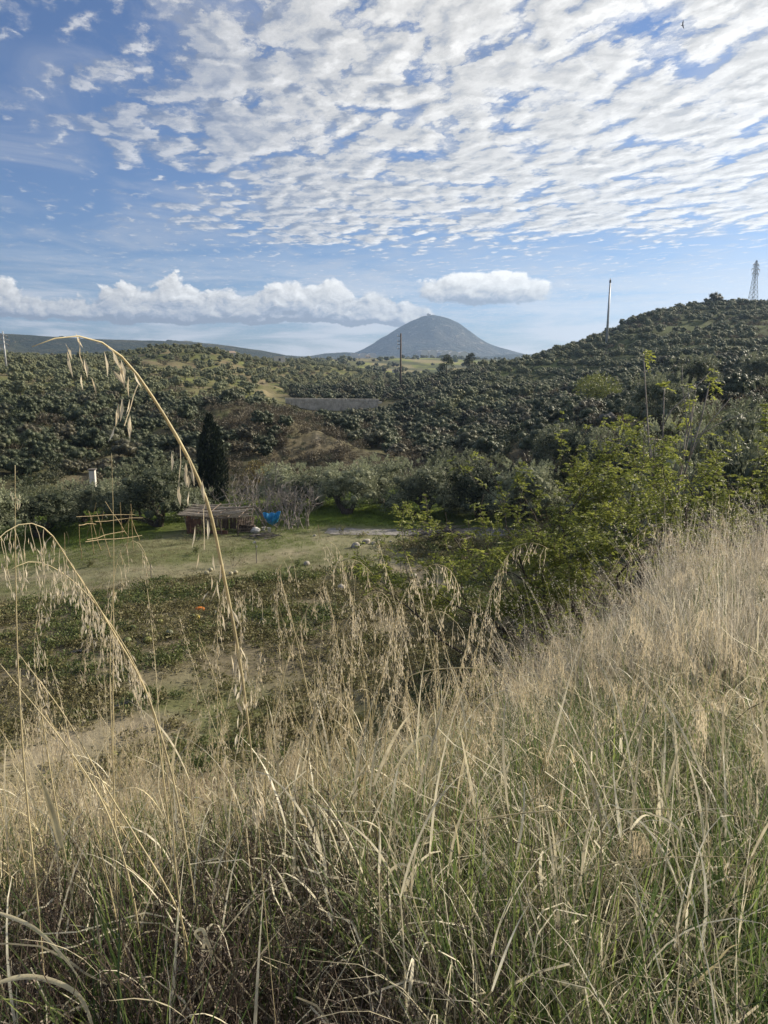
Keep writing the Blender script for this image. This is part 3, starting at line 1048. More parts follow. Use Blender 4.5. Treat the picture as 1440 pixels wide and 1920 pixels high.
ct, cc_ = make_cypress()
tree_thing('cypress_tree', ct, cc_, 'tall dark cypress tree standing behind the reed roofed shed', 'cypress tree', None, ground_at(397, 63), .4, 1.22, 1.08)


# ---------------------------------------------------------------- bare grey thicket over the shed, yellowing bush behind it
def make_thicket(n_stem, H, spread, depth=3, lean=.5, ang=.45):
    g = Geo()
    for i in range(n_stem):
        a = rng.uniform(0, 2 * math.pi)
        d = np.array([math.cos(a) * lean, math.sin(a) * lean, 1.0])
        p = np.array([rng.normal() * spread, rng.normal() * spread * .6, -.1])
        branching(g, p, d, H * rng.uniform(.35, .5), .05 * H / 4, depth, 0, .16, .06, (2, 3), ang, .70, 4, None, .011, rng.uniform(.3, 1))
    return g.mesh('bare_thicket', [M_twig])


for (px, r, n, H, sp, lb) in [(500, 53.8, 14, 4.2, 1.1, 'bare grey thicket of tangled branches rising right behind the shed'),
                              (543, 52.2, 22, 3.2, .9, 'bare grey thicket of upright branches around the blue tarp'),
                              (438, 57, 8, 4.6, .6, 'thin bare branches between the cypress and the shed')]:
    new_obj('bare_thicket', make_thicket(n, H, sp), None, lb, 'thicket', 'bare thickets round the shed', loc=ground_at(px, r))


def make_bush(name, h, w, n, L, W, mat, tmean=.5, stems=5):
    c = Geo()
    cl = dome_clumps(h * .08, h, w / 2, w / 2, 16, w * .19, .85)
    crown(c, cl, n, L, W, 0, tmean)
    for i in range(stems):
        d = np.array([rng.normal() * .4, rng.normal() * .4, 1])
        P = wander([0, 0, -.15], d, h * .75, 5, .2)
        c.tube(P, np.linspace(.02 * h, .006 * h, len(P)), 4, .4, 1)
    return c.mesh(name, [mat, M_bark])


b = make_bush('yellowing_bush', 3.4, 3.6, 1800, .2, .09, foliage_mat('yellowing_leaves', (.10, .085, .025), (.24, .19, .06), .3, .1))
new_obj('yellowing_bush', b, None, 'yellowing leafy bush behind the bare thicket, right of the cypress', 'bush', loc=ground_at(484, 66), rz=.3)


# ---------------------------------------------------------------- prototypes for everything on the slopes
def far_olive(h, w, n, mat, seed):
    c = Geo()
    cl = dome_clumps(h * .08, h, w / 2, w / 2, 30, w * .118, .9)
    cl.append((np.array([0, 0, h * .45]), (w * .33, w * .33, h * .32)))
    lumps(c, cl, .50, k=.80)
    skin_leaves(c, cl, int(n * 2.2), w * .047, w * .022, 0, .52)
    crown(c, cl, int(n * .5), w * .048, w * .018, 0, .55, .5, .85)
    t = Geo()
    t.tube([[0, 0, -.4], [.05, 0, h * .2], [.12, .05, h * .5]], [.05 * h, .04 * h, .03 * h], 5, .3)
    return t.mesh('trunk', [M_bark]), c.mesh('crown', [mat], True)


FAR_OLIVE2 = [far_olive(3.3, 4.0, 800, M_olive_far, i) for i in range(5)]
FAR_SHRUB2 = [far_olive(rng.uniform(2.0, 3.0), rng.uniform(2.8, 3.8), 650, M_scrub, i) for i in range(5)]
FAR_OLIVE = [c for t, c in FAR_OLIVE2]
FAR_SHRUB = [c for t, c in FAR_SHRUB2]
SMALL_SCRUB = [make_bush('scrub_bush', rng.uniform(.8, 1.2), rng.uniform(1.3, 1.9), 170, .22, .11, M_scrub, .5, 0) for i in range(3)] + \
              [make_bush('scrub_bush', rng.uniform(.7, 1.0), rng.uniform(1.2, 1.6), 170, .24, .08, M_dryscrub, .5, 0) for i in range(3)]


def jitter_grid(r0, r1, spacing, seed, half=32.0, jit=.42):
    rg = np.random.default_rng(seed)
    R1 = r1
    xs = np.arange(-R1 * math.sin(R(half)), R1 * math.sin(R(half)), spacing)
    ys = np.arange(r0 * math.cos(R(half)), R1, spacing)
    X, Y = np.meshgrid(xs, ys)
    X = X.ravel() + rg.uniform(-jit, jit, X.size) * spacing
    Y = Y.ravel() + rg.uniform(-jit, jit, Y.size) * spacing
    r = np.hypot(X, Y); th = np.degrees(np.arctan2(X, Y))
    k = (r > r0) & (r < r1) & (abs(th) < half)
    return X[k], Y[k]


def seen(x, y, z, lift):
    """keep only plants whose top is not far below the line of sight over nearer ground"""
    th = np.arctan2(x, y); r = np.hypot(x, y)
    keep = np.ones(len(x), bool)
    el = (z + lift) / r
    mx = np.full(len(x), -9.0)
    for f in np.linspace(.30, .985, 44):
        h = height(x * f, y * f)
        mx = np.maximum(mx, (h + .3) / (r * f))
    return el > mx


ground_th = lambda x, y: np.degrees(np.arctan2(x, y))
HAZARDS = []       # (x, y, radius) kept clear


# olive orchards: left plateau and knoll, terraced orchard, right-hand hill
ox, oy = jitter_grid(128, 470, 4.9, 61, 31, .20)
orr = np.hypot(ox, oy); oth = ground_th(ox, oy)
gap = fbm(ox * .016, oy * .016, 3, 62)
track_gap = fbm(ox * .05, oy * .05, 2, 63)
valley = (oth > -7) & (oth < 2.5) & (orr < 205)
keep = (gap > np.where(orr > 220, .29, .35)) & (track_gap > np.where(orr > 220, .22, .31)) & ~valley
keep &= ~((oth > -9.5) & (oth < -1.5) & (orr > 168) & (orr < 225))
keep &= ~((oth < 2) & (oth > -14) & (orr > 225) & (orr < 262) & (track_gap < .55))
# right hill is planted more closely
ox, oy = ox[keep], oy[keep]
rx, ry = jitter_grid(118, 440, 3.7, 64, 32, .38)
rth = ground_th(rx, ry); rr_ = np.hypot(rx, ry)
rk = (rth > 4.2) & (fbm(rx * .03, ry * .03, 3, 65) > .36) & (fbm(rx * .012, ry * .012, 2, 66) > .25)
lk = ground_th(ox, oy) < 4.2
OX = np.concatenate([ox[lk], rx[rk]]); OY = np.concatenate([oy[lk], ry[rk]])
OZ = height(OX, OY)
vis = seen(OX, OY, OZ, 3.0)


def hides_wall(x, y, z, h):
    f = y * CP - (z + h) * SP
    px = 720 + FPX * x / f
    py = 960 - FPX * (y * SP + (z + h) * CP) / f
    return (np.hypot(x, y) < 186) & (px > 535) & (px < 708) & (py < 768 - np.clip((px - 640) * .12, 0, 8)) & (py > 735)


vis &= ~hides_wall(OX, OY, OZ, 2.6)
OX, OY, OZ = OX[vis], OY[vis], OZ[vis]

# dark scrub and trees in the gorge and on the lower right-hand slope
sx, sy = jitter_grid(72, 235, 2.6, 67, 31, .45)
sr = np.hypot(sx, sy); sth = ground_th(sx, sy)
dens = fbm(sx * .05, sy * .05, 3, 68)
hid = (sth < 0) & (sth > -14.5) & (sr > 70) & (sr < 108)                 # broken gorge wall: sparser
sk = np.where(hid, dens > .58, dens > .36)
sk &= ~((sth < -7) & (sr > 128)) & ~((sth > 8) & (sr > 175)) & ~((sth > 19) & (sr > 90) & (sr < 108) & (dens < .6))
sk &= ~((sth > -9.5) & (sth < -.5) & (sr > 160) & (sr < 186))
sk &= ~((sth < -4) & (sr < 74))
sx, sy = sx[sk], sy[sk]
szz_ = height(sx, sy)
vis = seen(sx, sy, szz_, 2.2) & ~hides_wall(sx, sy, szz_, 2.2)
sx, sy, szz_ = sx[vis], sy[vis], szz_[vis]


def by_size(x, y, z, s):
    r = np.sqrt(x * x + y * y + z * z)
    px = s / r
    inview = np.abs(np.degrees(np.arctan2(x, y))) < 27
    return np.argsort(-(px * np.where(inview, 1, .01)))


def gn_scatter(name, pts, rots, scales, protos, variant, label_kind='stuff', mats=(), tilt=None):
    """one object that carries many small plants: prototypes instanced on points"""
    n = len(pts)
    me = bpy.data.meshes.new(name)
    me.vertices.add(n)
    me.vertices.foreach_set('co', np.asarray(pts, np.float32).ravel())
    rot = np.zeros((n, 3), np.float32)
    rot[:, 2] = rots
    if tilt is not None:
        rot[:, :2] = tilt
    a = me.attributes.new('rot', 'FLOAT_VECTOR', 'POINT'); a.data.foreach_set('vector', rot.ravel())
    sc = np.asarray(scales, np.float32)
    if sc.ndim == 1:
        sc = np.repeat(sc[:, None], 3, 1)
    a = me.attributes.new('scl', 'FLOAT_VECTOR', 'POINT'); a.data.foreach_set('vector', sc.ravel())
    a = me.attributes.new('kind_index', 'INT', 'POINT'); a.data.foreach_set('value', np.asarray(variant, np.int32))
    o = new_obj(name, me, kind='stuff')
    g = bpy.data.node_groups.new(name + '_scatter', 'GeometryNodeTree')
    g.interface.new_socket('Geometry', in_out='INPUT', socket_type='NodeSocketGeometry')
    g.interface.new_socket('Geometry', in_out='OUTPUT', socket_type='NodeSocketGeometry')
    gi = g.nodes.new('NodeGroupInput'); go = g.nodes.new('NodeGroupOutput')

    def named(nm, t):
        q = g.nodes.new('GeometryNodeInputNamedAttribute')
        q.data_type = t
        q.inputs['Name'].default_value = nm
        return q.outputs['Attribute']
    ki = named('kind_index', 'INT'); ro = named('rot', 'FLOAT_VECTOR'); sl = named('scl', 'FLOAT_VECTOR')
    join = g.nodes.new('GeometryNodeJoinGeometry')
    for k, pm in enumerate(protos):
        cmp_ = g.nodes.new('FunctionNodeCompare')
        cmp_.data_type = 'INT'; cmp_.operation = 'EQUAL'
        g.links.new(ki, cmp_.inputs[2]); cmp_.inputs[3].default_value = k
        ob = bpy.data.objects.new(name + '_source', pm)          # carries the mesh into the node tree only
        oi = g.nodes.new('GeometryNodeObjectInfo')
        oi.inputs['Object'].default_value = ob
        oi.inputs['As Instance'].default_value = True
        iop = g.nodes.new('GeometryNodeInstanceOnPoints')
        g.links.new(gi.outputs[0], iop.inputs['Points'])
        g.links.new(cmp_.outputs[0], iop.inputs['Selection'])
        g.links.new(oi.outputs['Geometry'], iop.inputs['Instance'])
        g.links.new(ro, iop.inputs['Rotation'])
        g.links.new(sl, iop.inputs['Scale'])
        g.links.new(iop.outputs[0], join.inputs[0])
    g.links.new(join.outputs[0], go.inputs[0])
    md = o.modifiers.new('scatter', 'NODES')
    md.node_group = g
    return o


MAXN = 280
LANDMARKS = [(1140, 585, 'pale steel pole'), (752, 680, 'brown pole'), (1385, 540, 'lattice pylon'), (1125, 742, 'lime green tree'), (1300, 715, 'big lone olive tree'),
             (620, 758, 'retaining wall'), (398, 820, 'cypress'), (1316, 562, 'hilltop tree clump'), (560, 850, 'bare cliff patch'), (838, 690, 'left pine'), (882, 682, 'right pine'),
             (12, 665, 'three armed pole at left'), (524, 678, 'small white house'), (366, 708, 'thin pole in the left orchard'), (1245, 740, 'bare sapling'), (792, 900, 'thick trunked olive'),
             (652, 900, 'crooked olive by the tarp'), (292, 900, 'two trunked olive'), (172, 890, 'pale chimney'), (66, 900, 'broad olive by the left edge')]


def pixel(x, y, z):
    f = y * CP - z * SP
    u = y * SP + z * CP
    return 720 + FPX * x / f, 960 - FPX * u / f


def where(x, y, z):
    px, py = pixel(x, y, z)
    best = min(LANDMARKS, key=lambda L: (L[0] - px) ** 2 + ((L[1] - py) * 1.5) ** 2)
    dx, dy = px - best[0], py - best[1]
    d = math.hypot(dx, dy)
    how = 'close' if d < 28 else 'just' if d < 75 else 'well' if d < 150 else 'far'
    v = 'above' if dy < -18 else 'below' if dy > 18 else ''
    h = 'left of' if dx < -14 else 'right of' if dx > 14 else ''
    rel = (h[:-3] + ' ' + v if v else h) if h else (v or 'beside')
    return how, rel, best[2]


def slope_plant(name, metas, x, y, z, s, look, cat, grp):
    k = rng.integers(len(metas))
    hs = rng.uniform(.78, 1.1)
    size = 'small' if s < .72 else 'large' if s > .9 else 'middling'
    shape = 'low spreading' if hs < .88 else 'tall' if hs > 1.02 else 'rounded'
    how, rel, lm = where(x, y, z + 1.5)
    e = new_obj(name, None, None, '%s %s %s %s %s the %s' % (size, shape, look, how, rel, lm), cat, grp + ' around the ' + lm, loc=(x, y, z), rz=rng.uniform(0, 6.28))
    e.scale = (s, s, s * hs)
    new_obj('trunk', metas[k][0], e)
    new_obj('crown', metas[k][1], e)


o_s = rng.uniform(.48, .95, len(OX)) * np.where(OX > 10, .95, 1.0)
order = by_size(OX, OY, OZ, o_s)
top, rest = order[:MAXN], order[MAXN:]
for i in top:
    right = math.degrees(math.atan2(OX[i], OY[i])) > 4
    slope_plant('orchard_tree', FAR_OLIVE2, OX[i], OY[i], OZ[i], o_s[i], 'olive tree', 'olive tree',
                'orchard trees')
gn_scatter('orchard_trees_beyond', np.stack([OX, OY, OZ], 1)[rest], rng.uniform(0, 6.28, len(rest)),
           np.stack([o_s[rest], o_s[rest], o_s[rest] * rng.uniform(.8, 1.1, len(rest))], 1), FAR_OLIVE, rng.integers(0, 5, len(rest)))

s_s = rng.uniform(.42, 1.12, len(sx))
order = by_size(sx, sy, szz_, s_s)
top, rest = order[:MAXN], order[MAXN:]
for i in top:
    th = math.degrees(math.atan2(sx[i], sy[i]))
    slope_plant('dark_shrub', FAR_SHRUB2, sx[i], sy[i], szz_[i], s_s[i], 'dark shrub', 'shrub',
                'dark shrubs')
gn_scatter('hillside_shrubs', np.stack([sx, sy, szz_], 1)[rest], rng.uniform(0, 6.28, len(rest)), s_s[rest], FAR_SHRUB, rng.integers(0, 5, len(rest)))

# low scrub that clothes the slopes between the trees
lx, ly = jitter_grid(64, 330, 2.1, 69, 31, .5)
lr = np.hypot(lx, ly); lth = ground_th(lx, ly)
ld = fbm(lx * .08, ly * .08, 3, 70)
lk = (ld > np.where((lth < 2) & (lr < 128), .22, np.where(lr < 130, .36, .50))) & ~((lr > 160) & (lth < -12) & (ld < .6)) & (rng.random(len(lx)) < np.where(lr > 150, .5, .9))
lk &= ~((lth > -9.5) & (lth < -.5) & (lr > 160) & (lr < 184))
lx, ly = lx[lk], ly[lk]
lz = height(lx, ly)
v = seen(lx, ly, lz, 1.0) & ~hides_wall(lx, ly, lz, .8)
lx, ly, lz = lx[v], ly[v], lz[v]
dry = vnoise(lx * .06, ly * .06, 71) + rng.normal(0, .15, len(lx)) + np.where((ground_th(lx, ly) > -13) & (ground_th(lx, ly) < -2) & (np.hypot(lx, ly) < 108), .35, 0)
var = np.where(dry > .5, rng.integers(3, 6, len(lx)), rng.integers(0, 3, len(lx)))
gn_scatter('low_scrub', np.stack([lx, ly, lz], 1), rng.uniform(0, 6.28, len(lx)), rng.uniform(.6, 1.5, len(lx)), SMALL_SCRUB, var)

# closer scrub on the broken gorge wall
lx, ly = jitter_grid(70, 118, 1.15, 74, 15, .5)
lth = ground_th(lx, ly)
lk = (lth < 1.5) & (fbm(lx * .14, ly * .14, 3, 75) > .40)
lx, ly = lx[lk], ly[lk]
lz = height(lx, ly)
gn_scatter('gorge_scrub', np.stack([lx, ly, lz], 1), rng.uniform(0, 6.28, len(lx)), rng.uniform(.3, .85, len(lx)), SMALL_SCRUB,
           np.where(vnoise(lx * .12, ly * .12, 76) + rng.normal(0, .2, len(lx)) > .38, rng.integers(3, 6, len(lx)), rng.integers(0, 3, len(lx))))

# trees of the distant valley, rows of orchards and hedges too small to tell apart
fx, fy = jitter_grid(440, 1350, 15, 72, 30, .45)
fd = fbm(fx * .008, fy * .008, 3, 73)
fk = (fd > .5) | (rng.random(len(fx)) < .08)
fx, fy = fx[fk], fy[fk]
fz = height(fx, fy)
v = seen(fx, fy, fz, 4)
fx, fy, fz = fx[v], fy[v], fz[v]
gn_scatter('distant_trees', np.stack([fx, fy, fz], 1), rng.uniform(0, 6.28, len(fx)), rng.uniform(.8, 2.2, len(fx)), FAR_OLIVE + FAR_SHRUB, rng.integers(0, 10, len(fx)))

# single trees that stand out on the slopes
lim = make_bush('lime_green_tree', 4.2, 7.5, 2600, .30, .15, M_lime, .5, 6)
new_obj('lime_green_tree', lim, None, 'wide lime green tree glowing on the dark slope at right, left of the bare sapling', 'tree', loc=at(1125, 766, 60, 300), rz=.3)


def make_pine(h, w):
    g = Geo()
    g.tube(wander([0, 0, -.3], [.1, 0, 1], h * .9, 5, .06), np.linspace(.2, .05, 6), 6)
    tr = g.mesh('trunk', [M_bark], True)
    c = Geo()
    cl = []
    for k in range(9):
        z = h * (.42 + .55 * k / 8)
        rr = w * .5 * (1.0 - .75 * (k / 8) ** 1.5)
        for q in range(3):
            a = rng.uniform(0, 6.28)
            cl.append((np.array([math.cos(a) * rr * .7, math.sin(a) * rr * .7, z]), (w * .16, w * .16, h * .06)))
    crown(c, cl, 1500, .5, .16, 0, .4, .4, .3)
    return tr, c.mesh('crown', [M_scrub])


for (px, py, h, lb) in [(838, 715, 7.5, 'dark pine standing at the left foot of the right-hand hill, left of two'),
                        (882, 702, 6.5, 'dark flat topped pine at the foot of the right-hand hill, right of two')]:
    t_, c_ = make_pine(h, 5.5)
    tree_thing('pine_tree', t_, c_, lb, 'pine tree', None, at(px, py, 100, 400), .5)
for (px, dx, s, lb) in [(1299, 0, .75, 'left tree of the dark clump on top of the right-hand hill'),
                        (1316, 3, 1.15, 'largest tree of the dark clump on top of the right-hand hill'),
                        (1332, 6, .7, 'right tree of the dark clump on top of the right-hand hill')]:
    p = ground_at(px, 322)
    o = tree_thing('hilltop_tree', *FAR_SHRUB2[int(dx) % 5], lb, 'tree', 'tree clump on the hilltop', p, dx)
    o.scale = (s * 1.5, s * 1.5, s * 1.9)
o = tree_thing('lone_olive_tree', *OLIVES[1], 'big olive tree alone on a green clearing of the right-hand slope', 'olive tree', None, at(1300, 745, 60, 200), 1)
o.scale = (1.05, 1.05, 1.0)
o = tree_thing('lone_olive_tree', *OLIVES[0], 'olive tree with a visible trunk at the right edge of the green clearing', 'olive tree', None, at(1420, 728, 60, 200), 2)
o.scale = (1.0, 1.0, 1.1)


# ---------------------------------------------------------------- yellow-green almond trees on the shoulder at right
def pinnate(g, p, d, L, tmean, m=0):
    """a drooping leaf of paired leaflets"""
    n = 7
    t = np.linspace(.2, 1, n)
    d = unit(d)
    ax = np.asarray(p) + d * (t * L)[:, None] + np.array([0, 0, -1]) * (t ** 2 * L * .45)[:, None]
    s = unit(np.cross(d, [0, 0, 1.0]))
    for sg in (-1, 1):
        D = s * sg + d * .5 + np.array([0, 0, -.25]) + rng.normal(size=(n, 3)) * .18
        g.leaves(ax, D, L * .38 * rng.uniform(.8, 1.2, n), L * .15, np.clip(tmean + rng.normal(0, .16, n), 0, 1), m, .05)


def make_almond(h, w, stems, n_leaf, low=.1, top_bare=.0, leafL=.22):
    wood = Geo()
    lf = Geo()
    ends = []
    for i in range(stems):
        a = 2 * math.pi * i / stems + rng.uniform(-.3, .3)
        d = np.array([math.cos(a) * w / h * .75, math.sin(a) * w / h * .75, 1.0])
        branching(wood, [math.cos(a) * .08, math.sin(a) * .08, -.3], d, h * .42, .05, 4, 0, .17, .05, (2, 3), .5, .66, 6, ends, .006, .4)
    tw = [e for e in ends if e[1] <= 1]
    for k in range(n_leaf):
        P, dep = tw[rng.integers(len(tw))]
        i = rng.integers(1, len(P))
        f = rng.random()
        p = P[i - 1] * (1 - f) + P[i] * f
        if p[2] < h * low:
            continue
        if top_bare and p[2] > h * (1 - top_bare) and rng.random() < .75:
            continue
        d = unit(P[i] - P[i - 1]) * .5 + rng.normal(size=3) * .6 + np.array([0, 0, .25])
        pinnate(lf, p, d, leafL * rng.uniform(.7, 1.2), rng.uniform(.3, .75))
    return wood.mesh('trunk', [M_bark], True), lf.mesh('crown', [M_almond])


def shoot_tree(h):
    """slender almost bare sapling with leaf tufts at its tips"""
    wood = Geo(); lf = Geo()
    for (dx, dy, hh) in [(0, 0, 1.0), (.10, .1, .93), (-.22, 0, .80), (.22, -.1, .86), (-.1, .1, .9)]:
        P = wander([dx * .3, dy * .3, -.2], [dx * .16, dy * .1, 1], h * hh, 8, .045, .02)
        wood.tube(P, np.linspace(.048, .013, len(P)), 5, .8)
        for q in range(4):
            i = rng.integers(3, len(P) - 1)
            B = wander(P[i], unit(P[i] - P[i - 1]) + rng.normal(size=3) * .5, h * .22, 4, .15, .05)
            wood.tube(B, np.linspace(.018, .008, len(B)), 4, .8)
            if rng.random() < .6:
                for k in range(3):
                    pinnate(lf, B[-1], rng.normal(size=3) + np.array([0, 0, .6]), .2, .7)
        for k in range(5):
            pinnate(lf, P[-1], rng.normal(size=3) + np.array([0, 0, .6]), .28, .9)
    return wood.mesh('trunk', [M_twig], True), lf.mesh('crown', [M_almond])


ALM = [(1062, 16.5, 6.0, 2.5, 8, 1900, 'yellow green almond tree spreading in front of the dark shrubs, leftmost of three'),
       (1205, 18.0, 6.4, 4.8, 9, 2600, 'yellow green almond tree behind the pale dry grass, middle of three'),
       (1390, 15.5, 5.0, 4.2, 9, 2000, 'yellow green almond tree at the right edge behind the pale dry grass')]
for px, r, h, w, st, n, lb in ALM:
    h = 1.0 * (pt(px, 742 if px > 1100 else 800, r)[2] - ground_at(px, r).z)
    t_, c_ = make_almond(h, w, st, n, .15)
    p = ground_at(px, r)
    tree_thing('almond_tree', t_, c_, lb, 'almond tree', 'almond trees on the bank', p, rng.uniform(0, 6))
p = ground_at(1240, 20)
t_, c_ = shoot_tree(.55 - p.z)
tree_thing('bare_sapling', t_, c_, 'tall nearly bare sapling with leaf tufts at its tips, above the almond trees', 'sapling', None, p, .4)
t_, c_ = make_almond(3.0, 2.0, 8, 1000, .02, 0, .14)
tree_thing('green_shrub', t_, c_, 'dense dark green shrub below the left almond tree beside the bank', 'shrub', None, ground_at(985, 14.5), 1.0)
t_, c_ = make_almond(1.8, 1.8, 7, 420, .02, 0, .13)
tree_thing('green_shrub', t_, c_, 'low green shrub at the foot of the bank, left of the dense dark shrub', 'shrub', None, ground_at(925, 19), 2.0)

# ---------------------------------------------------------------- lane, shed and the things on the field
M_wood = simple_mat('weathered_wood', (.10, .075, .055), (.24, .19, .15), 6, .9, .6, stretch=(1, 1, .25), rand=.6)
M_cane = simple_mat('dry_cane', (.26, .20, .11), (.45, .36, .22), 9, .7, 0, rand=.5)
M_reed = simple_mat('reed_thatch', (.24, .205, .16), (.44, .39, .32), 14, .9, .5, rand=.4)
M_rust = simple_mat('rusty_sheet', (.09, .045, .03), (.17, .10, .07), 3, .85, .4)
M_tarp = simple_mat('blue_tarp', (.015, .16, .36), (.03, .24, .47), 5, .45, .2)
M_white = simple_mat('dirty_white', (.50, .48, .45), (.72, .70, .67), 6, .7, .3)
M_stone = simple_mat('pale_stone', (.24, .22, .19), (.46, .43, .38), 5, .9, .8)
M_gravel = simple_mat('grey_gravel', (.16, .152, .145), (.29, .275, .26), 3, .95, .8, detail=8)
M_plastic = simple_mat('black_mulch_film', (.02, .02, .022), (.10, .10, .11), 7, .35, .5)
M_steel = simple_mat('galvanised_steel', (.38, .39, .40), (.55, .56, .57), 2, .5, 0, metallic=.3)
M_darksteel = simple_mat('weathered_steel', (.09, .08, .075), (.19, .17, .155), 3, .7, 0)
M_plaster = simple_mat('lime_plaster', (.50, .48, .44), (.68, .66, .61), 4, .9, .3)
M_tile = simple_mat('clay_tiles', (.24, .11, .07), (.36, .18, .11), 6, .9, .4)
M_glass = simple_mat('dark_pane', (.03, .035, .04), (.06, .07, .08), 2, .2)


def lane():
    pts = [gp(612, 997), gp(680, 999), gp(760, 999.5), gp(840, 998), gp(905, 997), gp(985, 996)]
    xs = np.array([p[0] for p in pts]); ys = np.array([p[1] for p in pts])
    t = np.linspace(0, 1, len(xs)); tt = np.linspace(0, 1, 70)
    x = np.interp(tt, t, xs); y = np.interp(tt, t, ys)
    k = np.hanning(9); k /= k.sum()
    y = np.convolve(np.pad(y, 4, 'edge'), k, 'valid')
    V = []
    nw = 9
    for i in range(len(x)):
        for j in range(nw):
            w = 1.1 * (.7 + .45 * vnoise(i * .25, j * 0 + (2 if j > 4 else 7), 3))
            s = (j / (nw - 1) * 2 - 1) * w
            V.append((x[i] + .12 * s, y[i] + s, 0))
    V = np.array(V)
    V[:, 2] = height(V[:, 0], V[:, 1]) + .025
    i = np.arange(len(x) - 1)[:, None]; j = np.arange(nw - 1)[None]
    F = np.stack([i * nw + j, (i + 1) * nw + j, (i + 1) * nw + j + 1, i * nw + j + 1], -1).reshape(-1, 4)
    new_obj('lane', mesh_np('lane', V, F, M_gravel, smooth_shade=True), kind='structure')


lane()


def part(g, name, mats, parent, smooth_shade=False, kind=None):
    return new_obj(name, g.mesh(name, mats, smooth_shade), parent, kind=kind)


def shed():
    p = at(414, 999)
    e = new_obj('garden_shed', None, None, 'low ramshackle garden shed of boards and poles with a sagging reed roof', 'shed', None, loc=p, rz=-.12)
    e.scale = (1, 1, .80)
    for (x, y, h) in [(-1.9, -1.0, 1.85), (-.75, -1.05, 1.75), (.45, -1.0, 1.75), (1.55, -1.0, 1.7), (-1.9, 1.0, 2.0), (1.5, 1.0, 1.95), (0, 1.0, 1.95)]:
        g = Geo()
        g.tube(wander([x, y, -.15], [rng.normal() * .05, 0, 1], h + .15, 4, .03, 0), np.linspace(.06, .045, 5), 6)
        part(g, 'post', [M_wood], e)
    # roof: poles, a mat of reeds and loose stalks along the eave
    for k in range(6):
        x = -2.1 + k * .78
        g = Geo()
        g.tube(wander([x, -1.45, 1.72 + rng.uniform(-.03, .05)], [0, 1, .12], 2.9, 4, .02, 0), .035, 5)
        part(g, 'rafter', [M_wood], e)
    for k in range(26):
        g = Geo()
        yy = -1.42 + k * .108
        z = 1.80 + (yy + 1.4) * .11
        P = wander([-2.35 + rng.uniform(-.15, .1), yy, z], [1, rng.normal() * .02, -.015], 4.3 + rng.uniform(-.3, .5), 6, .03, .01)
        P[:, 2] -= .09 * np.sin(np.linspace(0, math.pi, len(P)))
        for q in range(4):
            g.tube(P + rng.normal(size=3) * [.12, .02, .02], .020, 4, rng.random())
        part(g, 'reed_bundle', [M_reed], e)
    g = Geo()
    g.box([-.35, -1.22, 1.60], [1.25, 0, .015], [0, .02, 0], [0, 0, .13])
    part(g, 'fascia_board', [M_wood], e)
    # plank wall on the left end and the half closed front
    for k in range(7):
        g = Geo()
        g.box([-2.0 + rng.normal() * .012, -.95 + k * .31, .88], [.015, 0, 0], [0, .145, 0], [rng.normal() * .01, 0, .90 + rng.uniform(-.06, .05)])
        part(g, 'wall_board', [M_rust], e)
    for k in range(4):
        g = Geo()
        g.box([-1.86 + k * .26, -1.08 + rng.normal() * .01, .82], [.12, 0, 0], [0, .014, 0], [rng.normal() * .02, 0, .80 + rng.uniform(-.08, .04)])
        part(g, 'wall_board', [M_rust], e)
    for k in range(13):
        g = Geo()
        g.box([-1.75 + k * .27, 1.05 + rng.normal() * .01, .9], [.12, 0, 0], [0, .014, 0], [rng.normal() * .02, 0, .9 + rng.uniform(-.1, .03)])
        part(g, 'wall_board', [M_wood], e)
    for k in range(5):
        g = Geo()
        g.box([-.62 + k * .19, -1.06, 1.12], [.05, 0, 0], [0, .012, 0], [rng.normal() * .02, 0, .28])
        part(g, 'slat', [M_reed], e)
    g = Geo()
    g.box([.0, -1.04, .28], [.85, 0, .01], [0, .02, 0], [0, 0, .16])
    part(g, 'lower_board', [M_rust], e)
    return e


shed()


def pallet(label, loc, rot):
    e = new_obj('wooden_pallet', None, None, label, 'pallet', 'pallets beside the shed', loc=loc)
    e.rotation_euler = rot
    for k in range(3):
        g = Geo(); g.box([0, -.38 + k * .38, .05], [.6, 0, 0], [0, .04, 0], [0, 0, .045]); part(g, 'stringer', [M_wood], e)
    for k in range(8):
        g = Geo(); g.box([-.54 + k * .155, 0, .109], [.048, 0, 0], [0, .42, 0], [0, 0, .011]); part(g, 'slat', [M_wood], e)
    for k in range(3):
        g = Geo(); g.box([-.5 + k * .5, 0, -.008], [.048, 0, 0], [0, .42, 0], [0, 0, .011]); part(g, 'slat', [M_wood], e)
    return e


pb = at(461, 999)
pallet('grey wooden pallet at the bottom of the stack right of the shed', pb + Vector((0, .15, .05)), (0, 0, .1))
pallet('grey wooden pallet in the middle of the stack right of the shed', pb + Vector((.05, .2, .25)), (.04, -.03, .18))
pallet('wooden pallet lying tilted with its slats showing, top of the stack', pb + Vector((-.02, .12, .72)), (.62, .12, .14))
g = Geo()
for k in range(4):
    g.box([-.4 + k * .27, .2, .24 + .06 * k], [.05, 0, 0], [0, .4, 0], [0, 0, .2], m=0)
new_obj('timber_block', g.mesh('timber_block', [M_wood]), None, 'dark timber blocks propping up the tilted pallet', 'timber', loc=pb + Vector((0, .1, .16)), kind='stuff')


